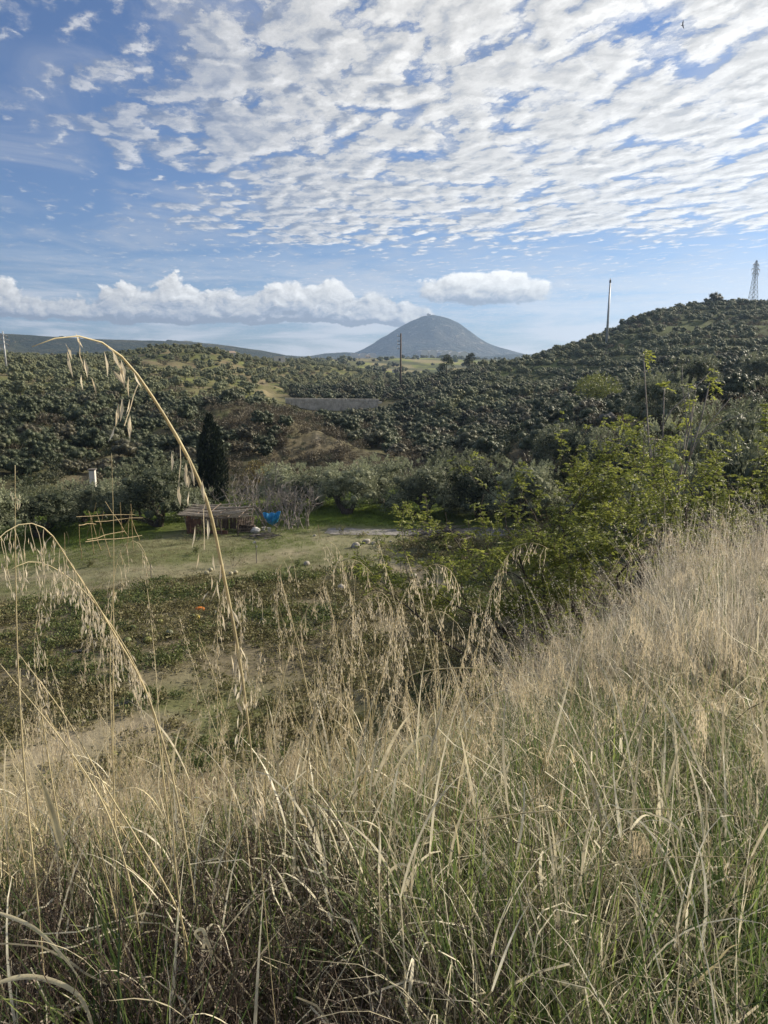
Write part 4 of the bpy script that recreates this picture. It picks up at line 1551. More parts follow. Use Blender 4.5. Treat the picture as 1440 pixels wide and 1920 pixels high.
def blob(name, mats, rx, ry, rz_, amp=.15, n=2, seed=0, freq=2.0):
    bm = bmesh.new()
    bmesh.ops.create_icosphere(bm, subdivisions=n, radius=1)
    for v in bm.verts:
        c = v.co
        f = 1 + amp * (2 * fbm([c.x * freq + seed], [c.y * freq + c.z * 1.7 * freq + seed * 3], 3, seed)[0] - 1)
        v.co = Vector((c.x * rx * f, c.y * ry * f, c.z * rz_ * f))
    me = bpy.data.meshes.new(name)
    bm.to_mesh(me); bm.free()
    for m in mats:
        me.materials.append(m)
    me.polygons.foreach_set('use_smooth', np.ones(len(me.polygons), bool))
    return me


sk_ = new_obj('white_sack', blob('white_sack', [M_white], .30, .24, .24, .35, 3, 4), None, 'crumpled dirty white sack lying beside the pallets', 'sack', loc=at(479, 1000) + Vector((0, 0, .17)))
for (px, lb, s) in [(494, 'round pale bucket right of the white sack', .9), (505, 'round pale bucket under the blue tarp', 1.0)]:
    p = at(px, 997)
    e = new_obj('bucket', None, None, lb, 'bucket', 'buckets under the tarp', loc=p, rz=px)
    g = Geo()
    rs_ = [(.10, 0), (.13, .28), (.14, .29), (.125, .29), (.095, .02)]
    a = np.linspace(0, 2 * math.pi, 16, endpoint=False)
    V = np.concatenate([np.stack([np.cos(a) * r, np.sin(a) * r, np.full(16, z)], 1) for r, z in rs_])
    i = np.arange(4)[:, None]; j = np.arange(16)[None]
    Q = np.stack([i * 16 + j, i * 16 + (j + 1) % 16, (i + 1) * 16 + (j + 1) % 16, (i + 1) * 16 + j], -1).reshape(-1, 4)
    g.add(V * s, Q)
    part(g, 'shell', [M_white], e, True)
    g = Geo()
    t = np.linspace(0, math.pi, 9)
    g.tube(np.stack([np.cos(t) * .14 * s, np.sin(t) * .09, .28 * s + np.sin(t) * .10], 1), .005, 4)
    part(g, 'handle', [M_darksteel], e)


def tarp():
    # a sheet slung over the branches: corners pinned, the middle sagging to a point
    n, mrows = 26, 18
    p = at(511, 999)
    V = []
    for j in range(mrows):
        for i in range(n):
            u = i / (n - 1); v = j / (mrows - 1)
            wdt = 1.28 * (1 - .52 * v ** 1.2)
            x = (u - .5) * wdt + .06 * v
            top = 1.42 + .10 * u - .10 * math.sin(math.pi * u) + .07 * abs(math.sin(u * 9))
            bot = .50 + .28 * abs(u - .42) * 1.6
            z = top * (1 - v) + bot * v
            y = -.05 + .10 * math.sin(u * 17 + v * 3) * (1 - .5 * v) + .12 * v - .28 * math.sin(math.pi * v) + .04 * math.sin(v * 12 + u * 5)
            V.append((x, y, z))
    V = np.array(V)
    i = np.arange(mrows - 1)[:, None]; j = np.arange(n - 1)[None]
    F = np.stack([i * n + j, i * n + j + 1, (i + 1) * n + j + 1, (i + 1) * n + j], -1).reshape(-1, 4)
    me = mesh_np('blue_tarp', V, F, M_tarp, smooth_shade=True)
    o = new_obj('blue_tarp', me, None, 'bright blue tarp slung from the bare branches right of the shed', 'tarp', loc=p + Vector((0, -.1, 0)), rz=.05)
    md = o.modifiers.new('thickness', 'SOLIDIFY'); md.thickness = .006


tarp()


def stick_heap(name, label, loc, n, spread, L, h, mat, cat):
    e = new_obj(name, None, None, label, cat, loc=loc)
    for k in range(n):
        a = rng.normal(.0, .45)
        x, y = rng.normal() * spread, rng.normal() * spread * .5
        z = .05 + abs(rng.normal()) * h * .4 + h * .5 * math.exp(-(x / spread) ** 2)
        ln = L * rng.uniform(.5, 1.2)
        P = wander([x - ln / 2 * math.cos(a), y - ln / 2 * math.sin(a), z * .8], [math.cos(a), math.sin(a), rng.normal() * .1], ln, 5, .10, 0)
        g = Geo(); g.tube(P, np.linspace(.035, .012, 6) * rng.uniform(.6, 1.3), 5, rng.random())
        part(g, 'stick', [mat], e)
    return e


M_ash = simple_mat('grey_sticks', (.05, .045, .04), (.20, .18, .16), 5, .9, .4, rand=.9)
stick_heap('brush_heap', 'heap of grey sticks on the mound beside the lane', at(832, 1017) + Vector((0, 0, .1)), 46, .85, 1.7, .7, M_ash, 'brush heap')
stick_heap('brush_heap', 'heap of thin dry sticks lying in front of the blue tarp', at(498, 1008), 30, .8, 1.3, .22, M_ash, 'brush heap')

ROCKS = [(667, 1028, .32, 'largest pale boulder left of the brush heap'), (687, 1020, .30, 'angular boulder behind the largest pale boulder'),
         (700, 1021, .17, 'small stone right of the angular boulder'), (709, 1016, .17, 'small stone at the end of the boulder line towards the lane'),
         (590, 1007, .12, 'white stone on the grass right of the tarp'), (733, 1018, .11, 'small stone alone at the lane edge, right of the boulder line'),
         (835, 1004, .22, 'pale rock lying on top of the brush heap mound'), (843, 1030, .16, 'stone on the front slope of the brush heap mound'),
         (575, 1060, .2, 'stone at the edge of the weeds below the track'), (872, 1005, .18, 'stone right of the brush heap'), (640, 1106, .26, 'flat stone in the dirt spur below the boulders'),
         (776, 1085, .22, 'stone at the lower end of the dirt spur')]
for k, (px, py, s, lb) in enumerate(ROCKS):
    p = at(px, py)
    new_obj('boulder', blob('boulder', [M_stone], s * .95, s * .8, s * .68, .3, 3, 10 + k, 1.1), None, lb, 'rock', 'rocks by the lane', loc=p + Vector((0, 0, s * .35)), rz=k)


# cane frames for beans
def canes():
    p0 = at(205, 1032)
    e = new_obj('cane_trellis', None, None, 'bean trellis of crossed dry canes tied to long horizontal canes', 'trellis', loc=p0)

    def P(px, py, r):
        return Vector(pt(px, py, r)) - p0

    def foot(px, py):
        return at(px, py) - p0 - Vector((0, 0, .1))

    def rr(px, py):
        q = at(px, py)
        return math.hypot(q.x, q.y)
    r1, r2 = 43.6, 46.2
    L = [(foot(162, 1012), P(180, 943, r1 + 1.4)), (foot(190, 1032), P(166, 958, r1 + 1.2)), (foot(176, 1040), P(170, 972, r1 + 1.2)),
         (foot(207, 1045), P(181, 961, r1 + 1.0)), (foot(183, 1014), P(194, 959, r1 + 1.6)), (foot(152, 1049), P(148, 983, r1 - .5)),
         (foot(243, 1008), P(197, 940, r2)), (foot(230, 1010), P(225, 942, r2)), (foot(250, 1030), P(245, 945, r2 - .7)), (foot(221, 1012), P(251, 956, r2)),
         (foot(262, 1014), P(246, 972, r2)), (foot(236, 1036), P(244, 960, r2 - .6)),
         (P(143, 969, r1 + 1.0), P(252, 965, r2 - .1)), (P(147, 985, r1 - .4), P(180, 983, r1 + 1)), (P(178, 978, r1 + 1.1), P(268, 971, r2 + .1)),
         (P(163, 1012, r1 + .8), P(234, 996, r2)), (P(160, 1016, r1), P(266, 1004, r2))]
    for a, b in L:
        g = Geo()
        n = 5
        Q = np.array([np.array(a.lerp(b, k / (n - 1))) for k in range(n)])
        Q[1:-1] += rng.normal(size=(n - 2, 3)) * .025
        g.tube(Q, np.linspace(.026, .018, n), 5, rng.random())
        part(g, 'cane', [M_cane], e)


canes()
STAKES = [(121, 1037, 1.25, M_cane, 'leaning pale stake left of the cane trellis'), (128, 1022, .9, M_cane, 'short pale stake behind the leaning stake, left of the trellis'),
          (285, 1092, .95, M_darksteel, 'thin dark stake standing alone in the open grass'), (98, 1040, .8, M_cane, 'pale stake farthest left near the olive trees'),
          (600, 1010, .9, M_cane, 'pale stake at the near edge of the lane'), (835, 1000, .9, M_cane, 'pale stake beside the brush heap'), (230, 1060, .9, M_cane, 'short pale stake below the trellis')]
for px, py, h, m, lb in STAKES:
    g = Geo(); g.tube([[0, 0, -.2], [rng.normal() * .03, 0, h * .5], [rng.normal() * .09, 0, h]], .018, 5)
    new_obj('garden_stake', g.mesh('garden_stake', [m]), None, lb, 'stake', 'stakes on the field', loc=at(px, py))
p = at(481, 1058)
e = new_obj('garden_stake', None, None, 'dark stake with a white rag tied to its top', 'stake', 'stakes on the field', loc=p)
g = Geo(); g.tube([[0, 0, -.2], [0.01, 0, .6], [-.01, 0, 1.28]], .022, 5); part(g, 'post', [M_darksteel], e)
for (dx, z, L_) in [(-.13, 1.25, .2), (.07, .98, .12)]:
    g = Geo()
    V = np.array([[0, 0, z + .03], [dx * .6, .03, z + .06], [dx * 1.5, -.02, z - L_ * .2], [dx * .9, .02, z - L_ * .5], [0, 0, z - .03]])
    g.add(V, [(0, 1, 2, 3)], [(0, 3, 4)])
    part(g, 'rag', [M_white], e)


def small_plant(name, h, w, n, mat, lab, cat, loc, grp=None, L=.14, W=.05):
    e = new_obj(name, None, None, lab, cat, grp, loc=loc, rz=rng.uniform(0, 6))
    g = Geo(); ends = []
    for k in range(3):
        branching(g, [0, 0, -.1], [rng.normal() * .3, rng.normal() * .3, 1], h * .5, .012, 2, 0, .15, .1, (2, 2), .5, .7, 4, ends, .004)
    part(g, 'stem', [M_bark], e)
    c = Geo()
    tw = [q for q in ends if q[1] <= 1]
    idx = rng.integers(0, len(tw), n)
    C = np.array([tw[i][0][rng.integers(1, 6)] for i in idx]) + rng.normal(size=(n, 3)) * w * .08
    c.leaves(C, rng.normal(size=(n, 3)) + np.array([0, 0, .2]), L * rng.uniform(.7, 1.2, n), W, rng.random(n))
    part(c, 'leaves', [mat], e, kind=None)


for (px, py, h, lb) in [(168, 1064, .5, 'small dark bushy seedling below the trellis'), (437, 1062, 1.25, 'young slender sapling planted in front of the shed'),
                        (365, 1042, .6, 'small seedling left of the slender sapling'), (367, 1018, 1.5, 'thin sapling close to the left corner of the shed'),
                        (560, 1064, .5, 'dark green bushy seedling by the track'), (640, 1004, .8, 'thin seedling beside the lane')]:
    small_plant('seedling', h, h * .8, 130, M_weed, lb, 'seedling', at(px, py), 'seedlings on the field', .12, .05)


# squashes lying in the withered bed
def squash_mesh(seed, elong, ribs):
    g = Geo()
    n, k = 14, 20
    t = np.linspace(0, math.pi, n)
    a = np.linspace(0, 2 * math.pi, k, endpoint=False)
    A, T = np.meshgrid(a, t)
    r = np.sin(T) * (1 + .06 * np.cos(A * ribs)) + .001
    V = np.stack([np.cos(T) * elong, np.cos(A) * r, np.sin(A) * r * .92], -1).reshape(-1, 3)
    i = np.arange(n - 1)[:, None]; j = np.arange(k)[None]
    Q = np.stack([i * k + j, i * k + (j + 1) % k, (i + 1) * k + (j + 1) % k, (i + 1) * k + j], -1).reshape(-1, 4)
    g.add(V, Q)
    return g


SQC = {'orange': ((.55, .15, .025), (.68, .24, .04)), 'yellow': ((.42, .33, .05), (.55, .46, .10)), 'olive': ((.13, .14, .035), (.22, .22, .07)),
       'green': ((.07, .09, .03), (.14, .15, .06)), 'tan': ((.30, .27, .17), (.42, .39, .27)), 'grey green': ((.13, .14, .09), (.21, .22, .15))}
SQM = {k: simple_mat(k.replace(' ', '_') + '_rind', a, b, 9, .5, .15) for k, (a, b) in SQC.items()}
SQ = [(375, 1148, .13, 1.8, 'orange', 'long orange squash, the only orange one in the open bed'), (370, 1163, .12, 1.0, 'yellow', 'round yellow squash just below the orange one'),
      (361, 1161, .13, 1.3, 'green', 'dark green squash touching the yellow one'), (447, 1165, .13, 1.15, 'grey green', 'grey green squash beside the black drip line'),
      (430, 1178, .12, 1.2, 'green', 'green squash between the grey green one and the yellow one'), (493, 1167, .12, 1.1, 'grey green', 'grey green squash at the right end of the drip line'),
      (277, 1206, .15, 1.25, 'olive', 'olive coloured squash lying right of its neighbour in the weeds'), (238, 1207, .15, 1.3, 'green', 'green squash lying left of the olive coloured one'),
      (165, 1187, .15, 1.1, 'olive', 'olive squash alone in yellow leaves at left'), (92, 1208, .15, 1.1, 'green', 'green squash farthest left in the weeds'),
      (318, 1193, .15, 1.1, 'grey green', 'grey green squash half way up the bed, above the olive pair'), (250, 1182, .13, 1.2, 'green', 'green squash above the pair in the weeds'),
      (433, 1079, .12, 1.1, 'tan', 'tan squash left of two at the green weed row'), (442, 1077, .12, 1.1, 'tan', 'tan squash right of two at the green weed row'),
      (388, 1080, .14, 1.2, 'tan', 'tan squash at the left end of the green weed row'),
      (213, 1421, .11, 1.1, 'olive', 'small olive squash nearest to the camera at the foot of the bank'),
      (395, 1072, .12, 1.0, 'tan', 'tan squash behind the one at the left end of the weed row'), (300, 1170, .12, 1.2, 'olive', 'olive squash in the bare soil of the bed')]
for k, (px, py, s, el, c, lb) in enumerate(SQ):
    p = at(px, py, 14)
    e = new_obj('squash', None, None, lb, 'squash', 'squashes lying in the bed', loc=p + Vector((0, 0, s * .8)), rz=rng.uniform(-.7, .7) + (0 if c == 'orange' else rng.uniform(0, 3)))
    g = squash_mesh(k, el, 8)
    for v in g.V:
        v *= s
    part(g, 'rind', [SQM[c]], e, True)
    g = Geo(); g.tube([[-el * s * .95, 0, 0], [-el * s - .03, 0, .02], [-el * s - .06, .02, .05]], [.02, .013, .012], 5)
    part(g, 'stalk', [M_wood], e)


def film(pix, w, lab, loc_r=None):
    P = [at(a, b, 14) for a, b in pix]
    V = []
    n = 24
    xs = np.interp(np.linspace(0, 1, n), np.linspace(0, 1, len(P)), [q.x for q in P]); ys = np.interp(np.linspace(0, 1, n), np.linspace(0, 1, len(P)), [q.y for q in P])
    for i in range(n):
        for j in range(5):
            s = (j / 4 - .5) * w * (.6 + .8 * vnoise(i * .4, 1.5, 5))
            V.append((xs[i] + .15 * s, ys[i] + s, .03 + .07 * vnoise(i * .7, j * .9, 6)))
    V = np.array(V); V[:, 2] += height(V[:, 0], V[:, 1])
    i = np.arange(n - 1)[:, None]; j = np.arange(4)[None]
    F = np.stack([i * 5 + j, (i + 1) * 5 + j, (i + 1) * 5 + j + 1, i * 5 + j + 1], -1).reshape(-1, 4)
    o = new_obj('mulch_film', mesh_np('mulch_film', V, F, M_plastic, smooth_shade=True), None, lab, 'plastic film', 'torn mulch film on the bed')
    md = o.modifiers.new('thickness', 'SOLIDIFY'); md.thickness = .004


film([(215, 1330), (245, 1318), (300, 1302)], .42, 'crumpled black mulch film shining by the bare gully at the foot of the bank')
film([(135, 1226), (172, 1220)], .35, 'scrap of black mulch film among yellow leaves at left')
film([(420, 1167), (455, 1163), (500, 1156), (540, 1148)], .12, 'thin black film strip running past the grey green squashes')


# hut whose chimney shows over the olives
def hut():
    p = ground_at(174, 66.5)
    e = new_obj('hut', None, None, 'small hut hidden in the olive trees, only its pale chimney showing', 'hut', loc=p, rz=.1)
    top = pt(172, 884, 65)[2] - p.z
    rz_ = top - 2.1
    g = Geo()
    for (c, dx, dy) in [((0, -1.6, rz_ / 2), 1.5, .1), ((0, 1.6, rz_ / 2), 1.5, .1), ((-1.4, 0, rz_ / 2), .1, 1.5), ((1.4, 0, rz_ / 2), .1, 1.5)]:
        g.box(c, [dx, 0, 0], [0, dy, 0], [0, 0, rz_ / 2])
    part(g, 'wall', [M_plaster], e)
    g = Geo(); g.box([0, 0, rz_ + .08], [1.65, 0, 0], [0, 1.9, 0], [0, 0, .075]); rf = part(g, 'roof', [M_wood], e)
    g = Geo(); g.box([0, 0, rz_ + 1.08], [.23, 0, 0], [0, .23, 0], [0, 0, .91]); ch = part(g, 'chimney', [M_plaster], rf)
    g = Geo()
    g.box([0, 0, rz_ + 2.08], [.31, 0, 0], [0, .31, 0], [0, 0, .04])
    for a in (-1, 1):
        for b_ in (-1, 1):
            g.box([a * .18, b_ * .18, rz_ + 2.015], [.035, 0, 0], [0, .035, 0], [0, 0, .03])
    part(g, 'chimney_cap', [M_darksteel], e)


hut()


# ---------------------------------------------------------------- poles and the lattice pylon
def pole_top(px, py, base):
    r = math.hypot(base.x, base.y)
    return pt(px, py, r)[2] - base.z


b = at(1137, 648, 100, 400)
H = pole_top(1144, 522, b)
e = new_obj('utility_pole', None, None, 'tall tapering pale steel pole on the skyline of the right-hand hill', 'utility pole', 'poles of the power line', loc=b)
g = Geo(); g.tube(np.array([[0, 0, -.5], [.05, 0, H * .5], [.1, 0, H * .94]]), [.42, .33, .22], 10); part(g, 'shaft', [M_steel], e, True)
g = Geo(); g.tube([[.1, 0, H * .935], [.1, 0, H * .975]], .30, 8); part(g, 'collar', [M_darksteel], e)
g = Geo(); g.tube([[.1, 0, H * .975], [.1, 0, H * 1.0]], [.2, .1], 6); part(g, 'insulator', [M_white], e)

b = at(751, 728, 100, 400)
H = pole_top(753, 625, b)
e = new_obj('utility_pole', None, None, 'brown weathered pole with stub crossarms standing in front of the mountain', 'utility pole', 'poles of the power line', loc=b)
g = Geo(); g.tube([[0, 0, -.4], [0.02, 0, H * .5], [.05, 0, H]], [.33, .28, .20], 8); part(g, 'shaft', [M_wood], e, True)
for k, f in enumerate((.95, .86, .80, .72)):
    g = Geo(); g.box([-.45, 0, H * f], [.55, 0, 0], [0, .07, 0], [0, 0, .08]); part(g, 'crossarm', [M_darksteel], e)
    g = Geo(); g.tube([[-.92, 0, H * f], [-.92, 0, H * f + .45]], [.10, .07], 6); part(g, 'insulator', [M_white], e)

b = at(13, 700, 100, 400)
H = pole_top(9, 621, b)
e = new_obj('utility_pole', None, None, 'pale pole with three crossarms at the left picture edge', 'utility pole', 'poles of the power line', loc=b)
g = Geo(); g.tube([[0, 0, -.4], [-.05, 0, H * .5], [-.1, 0, H]], [.26, .2, .13], 8); part(g, 'shaft', [M_steel], e, True)
for k, (f, w) in enumerate([(.90, .9), (.80, 1.35), (.70, 1.0)]):
    g = Geo()
    for s in (-1, 1):
        g.tube([[0, 0, H * f + .25], [s * w, 0, H * f - .15]], .07, 4)
        g.tube([[0, 0, H * f - .15], [s * w, 0, H * f - .15]], .06, 4)
    part(g, 'crossarm', [M_steel], e)
    for s in (-1, 1):
        g = Geo(); g.tube([[s * w, 0, H * f - .15], [s * w, 0, H * f - .6]], [.09, .05], 5); part(g, 'insulator', [M_darksteel], e)
for (px, py, ty, lb) in [(57, 697, 676, 'thin dark pole among the left orchard trees'), (366, 718, 700, 'thin dark pole in the middle of the left orchard')]:
    b = at(px, py, 100, 400)
    H = pole_top(px, ty, b)
    g = Geo(); g.tube([[0, 0, -.3], [0, 0, H]], [.13, .09], 6)
    g.box([0, 0, H * .93], [.5, 0, 0], [0, .05, 0], [0, 0, .05])
    new_obj('utility_pole', g.mesh('utility_pole', [M_darksteel]), None, lb, 'utility pole', 'poles of the power line', loc=b)


def pylon():
    b = ground_at(1381, 334)
    H = pole_top(1387, 488, b)
    e = new_obj('lattice_pylon', None, None, 'steel lattice pylon on the crest of the right-hand hill', 'pylon', loc=b, rz=.5)
    w0, w1 = 1.45, .28
    zs = np.concatenate([np.linspace(0, H * .62, 7), np.linspace(H * .62, H * .98, 7)[1:]])

    def half(z):
        return np.interp(z, [0, H * .62, H * .9, H], [w0, .62, .45, .05])
    for sx_ in (-1, 1):
        for sy_ in (-1, 1):
            g = Geo()
            g.tube(np.array([[sx_ * half(z), sy_ * half(z), z - (.5 if z == 0 else 0)] for z in zs]), .085, 4)
            part(g, 'leg', [M_steel], e)
    g = Geo()
    for k in range(len(zs) - 1):
        a, c = half(zs[k]), half(zs[k + 1])
        for (p, q) in [((-1, -1), (1, -1)), ((1, -1), (1, 1)), ((1, 1), (-1, 1)), ((-1, 1), (-1, -1))]:
            for (u, v) in [(p, q), (q, p)]:
                g.tube([[u[0] * a, u[1] * a, zs[k]], [v[0] * c, v[1] * c, zs[k + 1]]], .05, 3)
            g.tube([[p[0] * c, p[1] * c, zs[k + 1]], [q[0] * c, q[1] * c, zs[k + 1]]], .045, 3)
    o = part(g, 'bracing', [M_steel], e); o['kind'] = 'stuff'
    for f, L in [(.70, 2.0), (.79, 2.4), (.88, 1.8)]:
        for s in (-1, 1):
            g = Geo()
            for t in (-1, 1):
                g.tube([[s * half(H * f) * .9, t * half(H * f), H * f], [s * L, 0, H * f + .1]], .12, 3)
            g.tube([[s * half(H * f) * .9, 0, H * f + .9], [s * L, 0, H * f + .1]], .10, 3)
            part(g, 'crossarm', [M_steel], e)
            g = Geo(); g.tube([[s * L, 0, H * f + .1], [s * L, 0, H * f - .8]], .08, 4)
            part(g, 'insulator', [M_white], e)


pylon()


# ---------------------------------------------------------------- retaining wall, distant buildings
def rwall():
    A, B = at(541, 746, 120, 300), at(702, 748, 120, 300)
    ra = 176.0
    a = pt(538, 746, ra); c = pt(708, 748, ra + 3)
    n = 44
    e = new_obj('retaining_wall', None, None, 'long pale dry stone retaining wall across the head of the gorge', 'wall', loc=(a[0], a[1], a[2]))
    d = np.array(c) - np.array(a)
    L = math.hypot(d[0], d[1]); dx = np.array([d[0] / L, d[1] / L, 0]); dy = np.array([-dx[1], dx[0], 0])
    rows = 8
    top_g = Geo()
    g = Geo()
    hgt = 4.6
    for j in range(rows):
        x = rng.uniform(-.5, 0)
        while x < L:
            w = rng.uniform(.5, 1.3)
            zc = -hgt + (j + .5) * hgt / rows + d[2] * x / L
            g.box(dx * (x + w / 2) + dy * rng.uniform(-.06, .06) + np.array([0, 0, zc]), dx * (w / 2 - .03), dy * .35, [0, 0, hgt / rows / 2 - .025], rng.random())
            x += w
    o = part(g, 'stone', [M_stonewall], e); o['kind'] = 'stuff'
    g = Geo()
    g.box(dx * L / 2 + np.array([0, 0, -hgt / 2 - .1 + d[2] / 2]) + dy * .25, dx * L / 2 + np.array([0, 0, d[2] / 2]), dy * .3, [0, 0, hgt / 2])
    part(g, 'core', [M_stonewall], e)


M_stonewall = simple_mat('wall_stones', (.34, .31, .26), (.56, .52, .45), 1.2, .95, .5)
rwall()


M_paletile = simple_mat('pale_tiles', (.26, .20, .16), (.36, .29, .24), 6, .9, .4)


def house(px, py, r, w, d, h, lab, roof=True, rz=.3, wall=None):
    p = ground_at(px, r) if py is None else at(px, py, 150, 2500)
    w, d, h = w * .62, d * .62, h * .62
    e = new_obj('house', None, None, lab, 'house', 'houses far off', loc=p, rz=rz)
    g = Geo(); g.box([0, 0, h / 2 - .5], [w / 2, 0, 0], [0, d / 2, 0], [0, 0, h / 2 + .5]); part(g, 'wall', [wall or M_plaster], e)
    g = Geo()
    if roof:
        V = np.array([[-w * .54, -d * .55, h], [w * .54, -d * .55, h], [w * .54, d * .55, h], [-w * .54, d * .55, h], [-w * .5, 0, h * 1.4], [w * .5, 0, h * 1.4]])
        g.add(V, [(0, 1, 5, 4), (2, 3, 4, 5), (3, 2, 1, 0)], [(1, 2, 5), (3, 0, 4)])
        part(g, 'roof', [M_paletile], e)
    else:
        g.box([0, 0, h + .12], [w * .52, 0, 0], [0, d * .52, 0], [0, 0, .15]); part(g, 'roof', [M_plaster], e)
    for k in range(max(1, int(w // 3))):
        g = Geo(); g.box([-w / 2 + (k + .5) * w / max(1, int(w // 3)), -d / 2 - .02, h * .55], [.5, 0, 0], [0, .05, 0], [0, 0, .6]); part(g, 'window', [M_glass], e)


house(524, 681, None, 9, 6, 5, 'small white house at the left end of the terraced orchard', False, .2)
house(777, 668, None, 14, 9, 5, 'pale farmhouse on the crest of the green hill below the mountain', True, .4)
house(742, 699, None, 8, 6, 3.5, 'low pale hut on the flank of the green hill by the brown pole', False, .1)
house(432, 672, None, 6, 5, 3.4, 'tiny pale hut on the skyline of the left knoll', True, .5)
house(690, 672, None, 12, 8, 4.5, 'pale house left of the farmhouse beneath the mountain', True, .1)
house(895, 670, None, 12, 7, 4.5, 'pale house below the right foot of the mountain', True, .2)
house(615, 671, None, 14, 8, 5, 'pale house on the plain between the far hills and the mountain', True, .3)


def greenhouse(px, py, r, w, d, lab):
    p = Vector(pt(px, py, r))
    e = new_obj('greenhouse', None, None, lab, 'greenhouse', 'greenhouses below the mountain', loc=p, rz=.15)
    n = max(3, int(w // 16))
    for k in range(n):
        g = Geo()
        t = np.linspace(0, math.pi, 7)
        ww = w / n
        V = np.concatenate([np.stack([-w / 2 + (k + .5) * ww + np.cos(t) * ww * .48, np.full(7, s * d / 2), np.sin(t) * 5 + 2.5 * (np.sin(t) > .1)], 1) for s in (-1, 1)])
        V[[0, 6, 7, 13], 2] = -8
        g.add(V, [(i, i + 1, i + 8, i + 7) for i in range(6)], [(0, i, i + 1) for i in range(1, 6)])
        part(g, 'tunnel', [M_white], e)


greenhouse(815, 663, 1700, 75, 50, 'row of white plastic greenhouses under the middle of the mountain')
greenhouse(848, 666, 1600, 60, 40, 'row of white plastic greenhouses right of the middle one')
greenhouse(680, 668, 1700, 60, 30, 'long white greenhouses at the left foot of the mountain')

# a chapel on the mountain top
q = pt(804, 593, 3600)
e = new_obj('chapel', None, None, 'tiny chapel on the summit of the mountain', 'chapel', loc=(q[0], q[1], q[2] - 4))
g = Geo(); g.box([0, 0, 5], [9, 0, 0], [0, 6, 0], [0, 0, 9]); part(g, 'wall', [M_stone], e)
g = Geo(); g.box([-4, 0, 16], [2.2, 0, 0], [0, 2.2, 0], [0, 0, 3]); part(g, 'bell_tower', [M_stone], e)

# outcrop on the dark slope
M_outcrop = simple_mat('weathered_outcrop', (.10, .095, .08), (.26, .24, .21), 2.5, .95, 1.0)
p = at(1146, 800, 50, 200)
new_obj('rock_outcrop', blob('rock_outcrop', [M_outcrop], 1.25, 1.0, 1.15, .7, 4, 31, 1.8), None, 'pale rounded rock outcrop on the dark slope below the lime green tree', 'rock', loc=p + Vector((0, 0, -.1)))


# a bird high up
def bird():
    g = Geo()
    g.tube([[-.0, -.16, 0], [0, -.05, .01], [0, .08, .0], [0, .22, -.01]], [.008, .045, .04, .01], 6)
    for s in (-1, 1):
        V = np.array([[0, .06, .02], [s * .22, .09, .14], [s * .48, -.02, .20], [s * .24, -.06, .12], [0, -.06, .02]])
        g.add(V, [(0, 1, 3, 4)], [(1, 2, 3)])
        g.add(V - [0, 0, .006], [(4, 3, 1, 0)], [(3, 2, 1)])
    m, nt, out = new_mat('dark_plumage')
    bb = nd(nt, 'ShaderNodeBsdfPrincipled', {'Base Color': (.03, .028, .027, 1), 'Roughness': .8})
    nt.links.new(bb.outputs[0], out.inputs[0])
    o = new_obj('bird', g.mesh('bird', [m]), None, 'small dark bird flying in front of the clouds at upper right', 'bird', loc=pt(1280, 47, 95))
    o.rotation_euler = (.3, .9, 1.0)


bird()

# ---------------------------------------------------------------- grass of the bank
def grass_mat(name, c1, c2, c3, trans=.35, rough=.5, rand=.5):
    """straw to green ribbon colour picked per blade, varied per tuft"""
    m, nt, out = new_mat(name)
    t = attr(nt, 'tint')
    oi = nt.nodes.new('ShaderNodeObjectInfo')
    f = mt(nt, 'ADD', t, mt(nt, 'MULTIPLY', mt(nt, 'SUBTRACT', oi.outputs['Random'], 0.5), rand), clamp=True)
    cr = nt.nodes.new('ShaderNodeValToRGB')
    cr.color_ramp.elements[0].color = (*c1, 1)
    cr.color_ramp.elements[1].color = (*c3, 1)
    e = cr.color_ramp.elements.new(.5); e.color = (*c2, 1)
    nt.links.new(f, cr.inputs[0])
    geo = nt.nodes.new('ShaderNodeNewGeometry')
    nz_ = noise(nt, geo.outputs['Position'], 26, 3, .6)
    c = vmath(nt, 'SCALE', cr.outputs[0])
    nt.links.new(lstep(nt, nz_, .3, .7, .75, 1.25), nt.nodes[-2].inputs['Scale'])
    d = nd(nt, 'ShaderNodeBsdfPrincipled', {'Base Color': c, 'Roughness': rough, 'Specular IOR Level': .4})
    tr = nd(nt, 'ShaderNodeBsdfTranslucent', {'Color': c})
    mx = nd(nt, 'ShaderNodeMixShader', {0: trans, 1: d.outputs[0], 2: tr.outputs[0]})
    nt.links.new(mx.outputs[0], out.inputs[0])
    return m


M_straw = grass_mat('straw', (.12, .105, .066), (.55, .495, .35), (.80, .75, .58), .42)
M_pale = grass_mat('pale_hay', (.22, .19, .14), (.62, .56, .445), (.79, .745, .63), .4)
M_green = grass_mat('grass_green', (.05, .085, .03), (.115, .175, .05), (.26, .31, .10), .5)
M_dark = grass_mat('dead_stems', (.04, .03, .024), (.10, .075, .058), (.20, .155, .115), .15)
M_gold = grass_mat('ripe_stalk', (.34, .28, .14), (.61, .525, .31), (.78, .71, .50), .3, rand=0.0)
M_spike = grass_mat('seed_husks', (.34, .27, .16), (.62, .53, .37), (.78, .71, .55), .45, rand=0.2)


